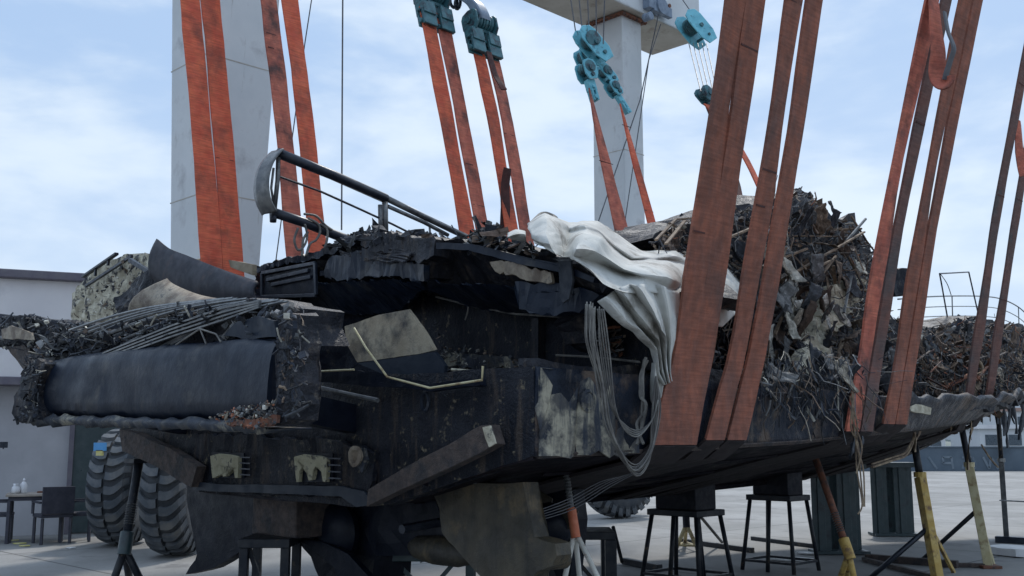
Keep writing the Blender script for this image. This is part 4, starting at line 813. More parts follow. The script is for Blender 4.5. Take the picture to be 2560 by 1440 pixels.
# ---- swim platform hinged out aft
def platform():
    a0, a1 = -2.1, 1.72; NS = 110
    prof = [(.035, .07), (.006, .14), (0, .25), (0, .45), (.0, .68), (.008, .80), (.03, .90), (.07, .965), (.13, .995), (.28, 1.0), (.30, .5), (.28, 0), (.15, -.02), (.07, .0), (.05, .04)]
    rows = []
    for i in range(NS + 1):
        f = i / NS; s = lerp(a0, a1, f); zb = lerp(1.80, 1.70, f) - .012 * math.sin(f * 3.14); zt = lerp(2.27, 2.215, f) + .035 * math.sin(f * 3.14); ring = []
        for a, b2 in prof:
            p = W(s, -1.22 + a, lerp(zb, zt, b2)); p += AT * (noise.noise(Vector((s * 1.1, b2 * 2, 1))) * .03 + noise.noise(Vector((s * 4, b2 * 4, 1))) * .003) + AZ * (noise.noise(Vector((s * 2, b2 * 2, 5))) * .015 * (b2 > .8 or b2 < .2) + noise.noise(Vector((s * 11, b2 * 2, 5))) * .01 * (b2 < .2 or b2 > .9)); ring.append(p)
        rows.append(ring)
    m = MB(); m.grid(rows, closed=True); k = len(prof); N = len(m.v); m.f += [tuple(range(k)), tuple(N - 1 - q for q in range(k))]; m.c += [(1, 1, 1)] * 2
    m.build('swim_platform', 'char_smooth', yacht, auto=True)
    for sx in (-1.6, .9): m = MB(); m.bar(W(sx, -.95, 1.9), W(sx, 0, 1.75), .14, .2); m.build('platform_arm', 'pod_dark', yacht)
    m = MB(); P = [W(lerp(a0, a1, f), -1.2, lerp(1.80, 1.70, f) - .02) for f in [q / 30 for q in range(31)]]; P = dense(P, .03); rows = [[p - AT * .01 + AZ * (.03 + noise.noise(p * 7) * .03), p - AT * (.045 + noise.noise(p * 9) * .02), p - AT * .02 - AZ * (.022 + abs(noise.noise(p * 13)) * .05), p + AT * .3 - AZ * .01] for p in P]
    m.grid(rows); m.build('platform_lip', 'ash_panel', yacht, smooth=True, thick=.01)
    m = MB(); m.slab([hit(x, y, t=-1.30) for x, y in [(560, 1056), (600, 1050), (650, 1045), (690, 1038), (690, 1056), (640, 1067), (580, 1064)]], AT * .02, res=.03, amp=.02, seed=3, rag=.015); m.build('blistered_rust', 'rust', yacht)
    shards(MB(), [(520, 1045), (600, 1015), (690, 1000), (690, 1058), (620, 1072)], (-1.31, -1.27), 240, WHT + GRY * 2 + RST * 3 + BRN, (.008, .028), plane='t', seed=23, kinds=(5, 0, 3), name='blistered_paint')
    # crumpled frame ends
    m = MB(); m.slab(P2([(84, 900), (112, 905), (95, 960), (88, 1010), (95, 1052), (42, 1056), (36, 1020), (58, 960), (60, 925)], t=-1.28), AT * .5, res=.06, amp=.03, freq=4, seed=6, rag=.03); m.build('platform_end', 'char', yacht)
    m = MB(); m.slab(P2([(690, 845), (700, 800), (714, 775), (728, 780), (730, 850), (724, 940), (727, 1010), (718, 1050), (700, 1060), (688, 1060), (694, 960)], t=-1.25), AT * .2, res=.06, amp=.025, freq=4, seed=7, rag=.03); m.build('platform_end', 'char', yacht)
    shards(MB(), [(692, 845), (700, 780), (760, 770), (765, 1020), (700, 1058)], (-1.32, -1.24), 130, BLK * 4 + GRY + BRN + WHT[:1], (.012, .05), plane='t', seed=24, zdown=1); shards(MB(), [(60, 900), (110, 905), (95, 1050), (40, 1052)], (-1.36, -1.28), 110, BLK * 3 + GRY * 2 + WHT[:1], (.012, .05), plane='t', seed=25)
    # burnt mound behind the platform front
    m = MB(); m.slab(P2([(70, 902), (110, 845), (250, 812), (400, 798), (520, 768), (640, 748), (715, 765), (716, 860), (690, 850), (300, 890), (110, 908)], t=-1.0), AT * .45, res=.1, amp=.05, freq=3, seed=8, rag=.04); m.build('burnt_mound', 'char', yacht)
    shards(MB(), [(70, 902), (110, 845), (250, 812), (400, 798), (520, 768), (560, 790), (420, 840), (300, 885), (110, 902)], (-1.14, -.95), 420, BLK * 2 + GRY * 2 + BRN[:1] + WHT[:1], (.02, .09), plane='t', seed=26, kinds=(6, 4, 2)); shards(MB(), [(560, 800), (690, 765), (760, 770), (700, 840), (560, 850)], (-1.1, -1.0), 100, BLK + GRY * 3, (.02, .08), plane='t', seed=27)
    m = MB(); rnd = random.Random(4)
    for k in range(15):                                  # fan of burnt rods sweeping up to the overhang
        f = k / 14; x0 = lerp(180, 420, f) + rnd.uniform(-12, 12); y0 = lerp(858, 862, f) + rnd.uniform(-8, 8) - (24 if f < .4 else 0); x1 = lerp(560, 720, f); y1 = lerp(748, 756, f) + rnd.uniform(-4, 4)
        P = [(lerp(x0, x1, q), lerp(y0, y1, q) - 16 * math.sin(q * 3.14) + rnd.uniform(-2, 2), lerp(-1.12, -1.0, q)) for q in (0, .25, .5, .75, 1)]
        m.tube(smoothpath(P2(P), 4), rnd.uniform(.007, .014), 5)
    m.build('burnt_rod', 'steel', yacht)
    m = MB(); rnd = random.Random(14)
    for k in range(4):
        y = 862 + k * 2; P2_ = P2([(290 - k * 10, 892 - k * 3, -1.16), (430, 842 - k * 9, -1.14), (560, 800 - k * 10, -1.1), (650, 768 - k * 5, -1.05)]); m.bar(P2_[0], P2_[1], .025, .012); m.bar(P2_[1], P2_[2], .025, .012); m.bar(P2_[2], P2_[3], .025, .012)
    m.build('burnt_slat', 'steel', yacht)
    m = MB(); m.slab(P2([(560, 838), (590, 805), (650, 790), (690, 800), (695, 842), (620, 848)], t=-1.13), AT * .03, res=.07, amp=.02, seed=5); m.build('bent_panel', 'grey_panel', yacht)
    m = MB(); m.tube(P2([(440, 862), (500, 822), (515, 860)], t=-1.18), .006, 5); m.tube(P2([(500, 822), (540, 835), (552, 855)], t=-1.18), .006, 5); m.build('bent_wire', 'cable', yacht)
    # port side tail of the platform running out of frame
    m = MB(); m.slab(P2([(-60, 800), (0, 792), (40, 788), (80, 800), (150, 808), (220, 812), (230, 845), (120, 870), (90, 890), (60, 868), (0, 862), (-60, 862)], t=-.7), AT * .6, res=.08, amp=.045, freq=3.5, seed=9, rag=.035); m.build('platform_tail', 'char', yacht)
    m = MB(); m.slab(P2([(18, 868), (60, 862), (110, 880), (85, 935), (60, 925)], t=-.75), AT * .1, res=.1, amp=.01); m.build('tail_bracket', 'trim_brown', yacht)
    shards(MB(), [(-40, 800), (60, 788), (230, 812), (230, 845), (90, 885), (-40, 860)], (-.82, -.68), 260, BLK * 2 + GRY * 3 + WHT[:1], (.02, .08), plane='t', seed=28)
    m = MB(); m.slab(P2([(5, 822), (30, 815), (75, 832), (80, 850), (40, 848), (5, 845)], t=-.85), AT * .02, res=.05, amp=.015); m.build('ash_clump', 'scorched', yacht)
platform()
# mouldings stacked behind the platform
m = MB(); m.slab(P2([(182, 800), (183, 738), (200, 712), (222, 690), (258, 660), (300, 640), (345, 631), (392, 636), (398, 700), (380, 760), (330, 805)], t=.9), AT * .6, res=.06, amp=.055, freq=4.5, seed=51); m.build('burnt_moulding', 'ash_white', yacht)
m = MB(); m.slab(P2([(300, 805), (290, 740), (340, 690), (400, 672), (430, 705), (400, 770), (370, 810)], t=.5), AT * .3, res=.08, amp=.05, freq=4, seed=52); m.build('burnt_moulding', 'char', yacht)
shards(MB(), [(190, 740), (260, 665), (345, 640), (395, 650), (390, 700), (330, 760), (300, 800), (190, 798)], (.72, .88), 110, BLK + WHT * 2 + BRN + GRY, (.015, .06), plane='t', seed=53)
m = MB(); m.bar(hit(208, 692, t=.8), hit(292, 634, t=.8), .05, .03); m.bar(hit(238, 690, t=.8), hit(240, 668, t=.8), .03); m.bar(hit(270, 664, t=.8), hit(272, 645, t=.8), .03); m.bar(hit(215, 715, t=.8), hit(330, 640, t=.8), .035); m.bar(hit(325, 650, t=.7), hit(390, 690, t=.7), .05); m.build('broken_grab_rail', 'steel_dark', yacht, bevel=.004)
def curved(polyTop, polyBot, tt, th, name, mt, bow=.2, n=14, mrows=6):
    A = smoothpath(P2(polyTop, t=tt), 6); B = smoothpath(P2(polyBot, t=tt), 6); rows = []
    for i in range(len(A)):
        j = i * (len(B) - 1) / (len(A) - 1); b2 = B[int(j)].lerp(B[min(int(j) + 1, len(B) - 1)], j - int(j))
        rows.append([A[i].lerp(b2, q / mrows) - AT * bow * math.sin(q / mrows * 3.0) for q in range(mrows + 1)])
    m = MB(); m.grid(rows); return m.build(name, mt, yacht, smooth=True, thick=th)
curved([(394, 598), (425, 622), (470, 640), (540, 668), (600, 690), (645, 705)], [(378, 690), (410, 715), (450, 735), (520, 752), (590, 758), (645, 756)], .45, .03, 'curved_plate', 'plate_grey', .05)
curved([(420, 698), (440, 715), (500, 740), (560, 752)], [(330, 792), (380, 802), (440, 800), (520, 785)], .1, .03, 'curved_moulding', 'scorched', .15)
m = MB(); m.slab(P2([(570, 650), (600, 655), (630, 662), (630, 690), (600, 678), (575, 668)], t=.7), AT * .05, res=.1, amp=.01); m.build('pale_fragment', 'beige_panel', yacht)
m = MB(); m.slab(P2([(380, 695), (640, 745), (640, 800), (330, 805)], t=.8), AT * .5, res=.2, amp=.04); m.build('inner_wreckage', 'char_deep', yacht)
# ---- underwater gear
m = MB(); m.slab(P2([(1075, 1216), (1310, 1205), (1320, 1290), (1334, 1345), (1360, 1352), (1386, 1362), (1392, 1392), (1380, 1415), (1340, 1432), (1320, 1470), (1230, 1470), (1222, 1420), (1200, 1388), (1165, 1368), (1122, 1352), (1106, 1330), (1100, 1270)], t=.35), AT * .14, res=.12, amp=.012, seed=2); m.build('rudder', 'pod', yacht, bevel=.02, smooth=False)
m = MB(); m.bar(hit(1062, 1219, t=.33), hit(1190, 1203, t=.33), .012, .03); m.build('rudder_flange', 'steel', yacht)
m = MB(); m.lathe(hit(1362, 1396, t=.42), AS * .15 + AT * .95, [(-.06, .02), (-.02, .06), (.05, .075), (.16, .075)], 18); m.build('propeller_hub', 'pod', yacht, smooth=True)
m = MB(); m.slab(P2([(468, 1190), (640, 1200), (638, 1330), (618, 1362), (590, 1386), (560, 1406), (535, 1420), (500, 1429), (464, 1436), (474, 1418), (488, 1400), (494, 1380), (492, 1355), (484, 1325), (474, 1290), (466, 1250)], t=.35), AT * .1, res=.14, amp=.003, seed=6); m.build('rudder', 'pod_dark', yacht, bevel=.02)
m = MB(); m.slab(P2([(632, 1243), (738, 1246), (738, 1346), (628, 1334)], t=.3), AT * .45, res=.15, amp=.006); m.build('shaft_bracket', 'trim_brown', yacht, bevel=.015)
m = MB(); m.slab(P2([(738, 1235), (965, 1262), (1090, 1245), (1130, 1372), (1050, 1384), (935, 1388), (930, 1450), (800, 1450), (775, 1390), (738, 1346)], t=.8), AT * .4, res=.2, amp=.03, seed=4); m.build('drive_housing', 'pod_dark', yacht)
m = MB(); m.slab(P2([(1335, 1225), (1430, 1225), (1440, 1300), (1425, 1440), (1400, 1460), (1380, 1380), (1350, 1340)], t=1.6), AT * .14, res=.2, amp=.015, seed=4); m.build('drive_housing', 'pod_dark', yacht)
m = MB(); c = hit(1370, 1318, t=1.2)
for k in range(4):
    a = k * math.pi / 2 + .5; u = AS * math.cos(a) + AZ * math.sin(a); w = AS * -math.sin(a) + AZ * math.cos(a)
    m.add([c + u * .05 - w * .04, c + u * .18 - w * .1 + AT * .05, c + u * .3 - w * .02 + AT * .03, c + u * .26 + w * .08 - AT * .03, c + u * .1 + w * .06], [(0, 1, 2, 3, 4)])
m.build('propeller', 'pod', yacht, thick=.012)
m = MB(); m.lathe(hit(1175, 1388, t=.7), -AS + AT * .15, [(-.06, .02), (0, .07), (.15, .1), (.45, .11), (.7, .09), (.8, .05)], 20); m.build('drive_leg', 'pod', yacht, smooth=True)
m = MB(); m.lathe(hit(1388, 1312, t=1.3), -AT + AS * .3, [(-.02, .1), (0, .16), (.1, .17), (.2, .12), (.26, .03)], 20); m.build('drive_leg', 'pod_dark', yacht, smooth=True)
m = MB(); m.lathe(hit(850, 1330, t=.72), -AT + AS * .1, [(-.02, .2), (0, .24), (.06, .25), (.12, .2), (.16, .06)], 24); m.build('exhaust_bowl', 'pod_dark', yacht, auto=True)
m = MB(); m.slab(P2([(740, 1345), (800, 1352), (870, 1385), (920, 1440), (905, 1470), (850, 1470), (835, 1420), (790, 1380)], t=.55), AT * .06, res=.12, amp=.006); m.build('propeller_blade', 'pod_dark', yacht, bevel=.012)
m = MB(); m.tube([W(1.0, .4, .95), W(.8, 2.6, 1.1)], .035, 8); m.tube([W(-1.0, .4, .95), W(-.8, 2.6, 1.1)], .035, 8); m.build('propeller_shaft', 'steel_dark', yacht)
# ================================================================== SLINGS
def under(t, near_s, far_s):
    sc = interp(LT, CS, t); zc = interp(LT, CZ, t); zk = interp(LT, KZ, t)
    mm = interp([0, 1.5, 4], [.06, .3, .42], t); P = []
    for f, zf in ((1.02, 1.0), (.97, .955), (.72, .55 + mm * .4), (.44, mm), (.2, mm * .45), (0, -.02), (-.2, mm * .45), (-.44, mm), (-.72, .55 + mm * .4), (-.97, .955), (-1.02, 1.0)):
        P.append(W(sc * f + (.02 if f > 1 else -.02 if f < -1 else 0), t, zk + (zc - zk) * zf - .06))
    return P
def extend(P, zt):
    d = (P[0] - P[1]).normalized(); k = (zt - P[0].z) / d.z
    return [P[0] + d * k] + P if k > 0 else P
def webbing(path, w, th=.022, tw=None, side=0):
    """path of points, flat width along the yacht's length; tw(i)->rotation in radians"""
    m = MB(); n = len(path); rows = []
    for i, p in enumerate(path):
        d = (path[min(i + 1, n - 1)] - path[max(i - 1, 0)]).normalized(); x = AT.copy(); y = d.cross(x).normalized()
        if tw: a, ws = tw(i / (n - 1)); x, y = x * math.cos(a) + y * math.sin(a), y * math.cos(a) - x * math.sin(a)
        else: ws = 1
        wob = noise.noise(Vector((p.z * 1.6, side * 9, w * 10))) * .016 + noise.noise(Vector((p.z * 6, side * 9, 3))) * .005; tq = noise.noise(Vector((p.z * .9, side * 5, 7))) * .22; x, y = x * math.cos(tq) + y * math.sin(tq), y * math.cos(tq) - x * math.sin(tq)
        h = w / 2 * ws
        rows.append([p + x * (-h + wob) - y * th / 2, p + x * (wob - h * .5) - y * th * .62, p + x * (h + wob) - y * th / 2, p + x * (h + wob) + y * th / 2, p + x * (wob + h * .5) + y * th * .62, p + x * (-h + wob) + y * th / 2])
    m.grid(rows, closed=True); N = len(m.v); m.f += [tuple(range(5, -1, -1)), tuple(N - 6 + q for q in range(6))]; m.c += [(1, 1, 1)] * 2
    return m
def sling(label, tn, tf, near, far, bands, topn=8.6, topf=9.5, far_tw=None, stitch=True, nw=.86, fw=.94):
    N = [hit(p[0], p[1], t=tn) if len(p) < 3 else hit(p[0], p[1], s=p[2]) for p in near]; N = extend(N, topn); Fp = [hit(x, y, t=tf) for x, y in far]; Fp = extend(Fp, topf) if topf else Fp
    tm = (tn + tf) / 2
    s_last = yard(N[-1])
    root = thing('lifting_sling', W(0, tm, interp(LT, KZ, tm) - .1), label, 'lifting sling', 'orange webbing slings round the burnt yacht')
    for off, w, mn, mf in bands:
        ta = yard(N[-1])[1]; U = [p + AT * (lerp(ta, tf, i / 10) - tm) for i, p in enumerate(under(tm, 0, 0))]
        Nn = dense(smoothpath(N, 4), .2) ; Ff = dense(smoothpath(Fp, 4), .2)[::-1]
        Nn = [p + AT * off * nw for p in Nn]; Uu = [p + AT * off * .9 for p in U]; Ff = [p + AT * off * (1 if not far_tw else .6) for p in Ff]
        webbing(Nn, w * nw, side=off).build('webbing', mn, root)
        webbing([Nn[-1]] + Uu[1:-1] + [Ff[0]], w * nw, side=off).build('shaded_webbing', 'web_shaded', root)  # under-hull run; dark colour stands in for the shade there
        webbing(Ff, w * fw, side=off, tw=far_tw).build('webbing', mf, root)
    if stitch:
        rnd = random.Random(int(tn * 100))
        for P, kw in ((N, nw), (Fp, fw)):
            Q = dense(P, .05)
            for k in range(3):
                i = rnd.randrange(4, len(Q) - 2); d = (Q[i + 1] - Q[i]).normalized(); x = (AT - d * AT.dot(d)).normalized()
                off, w = rnd.choice(bands)[:2]; y = d.cross(x); c = Q[i] + AT * off * kw
                y = y if y.dot(Vector((0, -1, 0))) > 0 else -y
                m = MB(); m.box(c + y * .0135, x * w * kw * .46, d * rnd.uniform(.004, .008), y * .002); m.build('stitched_joint', 'seam', root)
    return root
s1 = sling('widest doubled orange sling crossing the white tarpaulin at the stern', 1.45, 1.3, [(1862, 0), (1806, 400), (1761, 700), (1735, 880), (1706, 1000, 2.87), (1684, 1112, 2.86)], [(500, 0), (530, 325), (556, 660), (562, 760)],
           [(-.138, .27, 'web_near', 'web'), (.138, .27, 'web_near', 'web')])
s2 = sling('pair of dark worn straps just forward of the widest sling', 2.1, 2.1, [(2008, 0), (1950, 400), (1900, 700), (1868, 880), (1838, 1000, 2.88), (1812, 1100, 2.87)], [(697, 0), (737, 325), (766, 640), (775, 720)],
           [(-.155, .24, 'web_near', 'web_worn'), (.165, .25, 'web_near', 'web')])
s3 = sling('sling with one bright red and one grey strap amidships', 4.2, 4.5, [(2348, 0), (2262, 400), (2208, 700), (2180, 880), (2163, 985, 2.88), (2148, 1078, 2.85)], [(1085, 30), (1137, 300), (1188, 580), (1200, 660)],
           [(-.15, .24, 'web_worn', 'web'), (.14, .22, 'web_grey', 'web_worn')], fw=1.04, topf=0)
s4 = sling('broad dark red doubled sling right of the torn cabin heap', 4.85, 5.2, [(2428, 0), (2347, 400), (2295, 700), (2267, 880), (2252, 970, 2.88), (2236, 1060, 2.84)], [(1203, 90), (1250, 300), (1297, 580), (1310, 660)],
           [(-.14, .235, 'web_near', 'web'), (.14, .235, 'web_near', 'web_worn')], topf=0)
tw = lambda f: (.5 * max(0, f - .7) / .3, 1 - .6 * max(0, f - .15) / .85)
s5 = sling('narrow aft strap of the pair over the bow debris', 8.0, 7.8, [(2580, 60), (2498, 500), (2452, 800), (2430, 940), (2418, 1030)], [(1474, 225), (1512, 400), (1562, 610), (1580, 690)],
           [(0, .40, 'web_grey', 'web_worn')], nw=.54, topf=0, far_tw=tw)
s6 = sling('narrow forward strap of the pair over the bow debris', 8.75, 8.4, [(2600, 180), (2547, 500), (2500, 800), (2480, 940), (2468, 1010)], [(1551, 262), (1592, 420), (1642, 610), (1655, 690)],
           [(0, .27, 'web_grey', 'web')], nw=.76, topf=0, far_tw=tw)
# far strand of a forward sling beyond the heap
root = thing('lifting_sling', hit(1925, 560, s=-2.1), 'thin red strap seen behind the wide brown slings and above the cabin heap', 'lifting sling', 'orange webbing slings round the burnt yacht')
P = dense(smoothpath([hit(1768, 262, s=-3.2), hit(1850, 372, s=-2.8), hit(1905, 480, s=-2.4), hit(1960, 600, s=-2.0)], 4), .2); webbing(P, .2).build('webbing', 'web', root)
P = dense(smoothpath([hit(1770, 265, s=-3.3), hit(1838, 440, s=-2.9), hit(1856, 520, s=-2.6), hit(1880, 610, s=-2.4)], 4), .2); webbing(P, .16).build('webbing', 'web_grey', root)
# loose strap ends
def loose(name, pts, tpl, w, mt, label, twist=0):
    P = dense(smoothpath([hit(x, y, t=tpl) for x, y in pts], 5), .08); m = webbing(P, w, th=.015, tw=(lambda f: (twist * f, 1)) if twist else None); return tag(m.build(name, mt), label, 'strap')
loose('loose_strap', [(2332, -20), (2338, 60), (2345, 130), (2342, 180), (2352, 205), (2368, 208), (2372, 190)], 4.0, .16, 'web_worn', 'loose red strap end curling up beside the red and grey sling', 1.2)
loose('loose_strap', [(2362, 30), (2372, 80), (2386, 120), (2378, 150), (2368, 180), (2364, 200)], 4.0, .05, 'rope', 'dark cord knotted at the end of the curled strap near the top right', .5)
loose('loose_strap', [(1222, 130), (1238, 185), (1252, 210), (1260, 224)], 5.0, .09, 'seam', 'short dark strap tail hanging from the second turquoise block', .4)
loose('loose_strap', [(2545, 300), (2548, 380), (2560, 440)], 8.2, .12, 'web_worn', 'loose twisted strap at the extreme right edge of the photo', 1.0)
loose('loose_strap', [(1268, 420), (1262, 470), (1262, 530), (1258, 585)], 5.0, .13, 'seam', 'dark shadowed strap edge hanging left of the second midship sling', .9)  # separate strip for a strap's shaded edge, shade given as dark colour
# ================================================================== PULLEY BLOCKS
def block(c, ax, up, h, w, th, label, mt='turq', dark='turq_dark', jaws=2, group='turquoise pulley blocks'):
    """cheek plates on a horizontal axle ax, long direction up, jaw for the strap at the bottom"""
    ax = ax.normalized(); up = up.normalized(); ac = ax.cross(up).normalized()
    r = thing('pulley_block', c - up * h / 2, label, 'pulley block', group)
    for sg in (-1, 1):
        m = MB(); pl = [(-.5, -.25), (-.5, .25), (-.38, .42), (0, .5), (.38, .42), (.5, .25), (.5, -.25), (.3, -.5), (-.3, -.5)]
        m.slab([c + ax * sg * th / 2 + ac * a * w + up * b2 * h for a, b2 in pl], ax * sg * .03, res=None); m.build('cheek_plate', mt, r, bevel=.01)
    m = MB()
    for k in (-1, 0, 1): m.lathe(c + ax * (k * th * .3 - th * .1) + up * h * .1, ax, [(0, w * .3), (.01, w * .42), (.03, w * .42), (.05, w * .34), (.07, w * .42), (.09, w * .42), (.1, w * .3)], 18)
    m.build('sheave', dark, r, auto=True)
    m = MB(); m.lathe(c - ax * (th / 2 + .07), ax, [(0, .05), (th + .14, .05)], 10); m.lathe(c - up * h * .3 - ax * (th / 2 + .06), ax, [(0, .035), (th + .12, .035)], 10); m.build('axle', dark, r, bevel=.004)
    for q in range(jaws):
        off = (q - (jaws - 1) / 2) * th * .9; m = MB(); b0 = c - up * h * .55 + ax * off
        m.box(b0 - up * .06, ax * th * .3, ac * w * .28, up * .1); m.box(b0 - up * .2 + ac * w * .15, ax * th * .34, ac * .02, up * .13); m.box(b0 - up * .2 - ac * w * .15, ax * th * .34, ac * .02, up * .13); m.lathe(b0 - up * .27 - ax * th * .42, ax, [(0, .04), (th * .84, .04)], 8)
        m.lathe(b0 - up * .1 - ax * th * .45, ax, [(0, .03), (th * .9, .03)], 8); m.build('strap_jaw', dark if mt == 'turq_dark' else mt, r, bevel=.008)
    return r
up3 = (hit(1085, 30, t=4.5) - hit(1188, 580, t=4.5)).normalized()
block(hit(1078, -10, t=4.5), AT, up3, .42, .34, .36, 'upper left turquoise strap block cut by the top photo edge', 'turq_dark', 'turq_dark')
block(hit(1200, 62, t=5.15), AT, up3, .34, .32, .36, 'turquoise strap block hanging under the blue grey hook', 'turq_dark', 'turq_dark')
m = MB(); P = smoothpath([hit(1140, -14, t=5.1), hit(1165, -4, t=5.1), hit(1188, 10, t=5.1), hit(1202, 34, t=5.12), hit(1206, 52, t=5.15)], 4); rows = []
for i, p in enumerate(P): rows.append([p + AS * .08 + AT * .1, p + AS * .08 - AT * .1, p - AS * .1 - AT * .1, p - AS * .1 + AT * .1])
m.grid(rows, closed=True); tag(m.build('lifting_hook', 'greyblue', bevel=.02, auto=True), 'curved blue grey steel hook arm above the second strap block', 'hook')
m = MB(); c = hit(1134, 4, t=5.0); m.tube([c + (AT * math.cos(a) * .07 + AZ * math.sin(a) * .09) for a in [k * .5236 for k in range(13)]], .025, 8); m.tube([c + AT * .08 + (AS * math.cos(a) * .06 + AZ * math.sin(a) * .09) for a in [k * .5236 for k in range(13)]], .022, 8)
tag(m.build('shackle', 'steel_dark', smooth=True), 'dark steel shackle at the top edge between the two strap blocks', 'shackle')
AXB = Vector((.5, -.82, .12)); UPB = Vector((-.60, -.1, .72))
block(hit(1481, 112, t=8.05), AXB, UPB, .72, .36, .16, 'long bright turquoise upper pulley block left of the grey leg', jaws=0)
block(hit(1466, 150, t=8.3), AXB, Vector((-.35, 0, .9)), .46, .34, .14, 'second turquoise pulley block tucked under the long upper block', jaws=0)
block(hit(1466, 178, t=7.9), AXB, Vector((-.25, 0, .95)), .36, .26, .2, 'toothed turquoise strap block above the left leaning red strap', jaws=1)
block(hit(1514, 186, t=8.35), AXB, UPB, .42, .2, .14, 'slim turquoise link block crossing the grey leg', jaws=0)
block(hit(1533, 222, t=8.4), AXB, Vector((-.5, 0, .85)), .3, .18, .14, 'small turquoise strap block in front of the grey leg', jaws=1)
block(hit(1738, 72, s=SL + 1.5), AXB, UPB, .95, .5, .36, 'turquoise sheave block hanging past the end of the grey beam', jaws=0)
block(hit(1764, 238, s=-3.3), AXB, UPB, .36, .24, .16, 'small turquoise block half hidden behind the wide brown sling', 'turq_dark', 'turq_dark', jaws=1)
def ropes(lst, label, r=.011, mt='rope'):
    m = MB()
    for a, b2 in lst: m.tube([a, b2], r, 5)
    return tag(m.build('hoist_rope', mt), label, 'wire rope', 'hoist ropes of the boat hoist')
ropes([(hit(1424 + k * 22, -20, t=8.0) , hit(1440 + k * 17, 86 + k * 6, t=8.05)) for k in range(5)], 'reeved wire ropes above the long turquoise block left of the beam')
ropes([(hit(1722 + k * 11, 108, s=SL + 1.5), hit(1752 + k * 11, 228 + k * 4, s=-3.3)) for k in range(5)], 'fan of thin wire ropes below the turquoise block at the beam end')
ropes([(hit(857, -20, t=6.5), hit(854, 575, t=6.5))], 'single vertical wire rope left of the first strap pair', .016)
ropes([(hit(782, -20, t=3.5), hit(762, 110, t=3.5)), (hit(762, 110, t=3.5), hit(690, 650, t=3.5))], 'slanting dark wire rope behind the left orange strap pair', .009)
ropes([(hit(1646, 38, s=SL + .9), hit(1600, 250, s=SL + .6)), (hit(1600, 250, s=SL + .6), hit(1480, 600, s=SL + .6))], 'thin wire rope slanting down across the grey leg', .014)
ropes([(hit(1652, 60, s=SL + .9), hit(1622, 150, s=SL + .9)), (hit(1622, 150, s=SL + .9), hit(1560, 570, s=SL + .6))], 'thin wire rope running down the right edge of the grey leg', .012)
ropes([(hit(1700, -10, s=SL + .9), hit(1735, 40, s=SL + 1.3))], 'short rope leading to the block at the beam end', .012)
# ================================================================== TARPAULIN
def crease(p, seed, amp=.035):
    rnd = random.Random(seed * 7 + 1); w = 0; q = p + noise.noise_vector(p * 2.2) * .09
    for k in range(9):
        d = Vector((rnd.gauss(0, 1), rnd.gauss(0, 1), rnd.gauss(0, .8))).normalized(); f = 1.6 * 1.33 ** k; x = q.dot(d) * f + rnd.random() * 9; w += (abs(x % 2 - 1) - .5) / f
    return w * amp * 4
tp = thing('tarpaulin', hit(1560, 700, s=2.4), 'crumpled dirty white tarpaulin draped over the starboard deck edge', 'tarpaulin')
def cc(x, y, s): return hit(1200 + x / 2.215, 450 + y / 2.215, s=s)
def sheet(lines, nu, nv, amp, seed, soft=.5):
    """lines: fold lines (ridges and valleys) of the sheet, all with the same number of points"""
    k = len(lines[0]); L_ = []
    for ln in lines:
        a = smoothpath(ln, nu); b2 = []
        for p, q in zip(ln, ln[1:]): b2 += [p.lerp(q, t / nu) for t in range(nu)]
        b2.append(ln[-1]); L_.append([p.lerp(q, soft) for p, q in zip(b2, a)])
    rows = []
    for i in range(len(L_[0])):
        c = [l[i] for l in L_]; a = smoothpath(c, nv); b2 = []
        for p, q in zip(c, c[1:]): b2 += [p.lerp(q, t / nv) for t in range(nv)]
        b2.append(c[-1]); rows.append([p.lerp(q, soft) for p, q in zip(b2, a)])
    for r in rows:
        for i, p in enumerate(r): r[i] = p + (AS * .8 + AZ * .3 - AT * .3) * crease(p, seed, amp)
    m = MB(); m.grid(rows); return m
def cline(pts, ss): return [cc(x, y, q) for (x, y), q in zip(pts, ss if isinstance(ss, (list, tuple)) else [ss] * len(pts))]
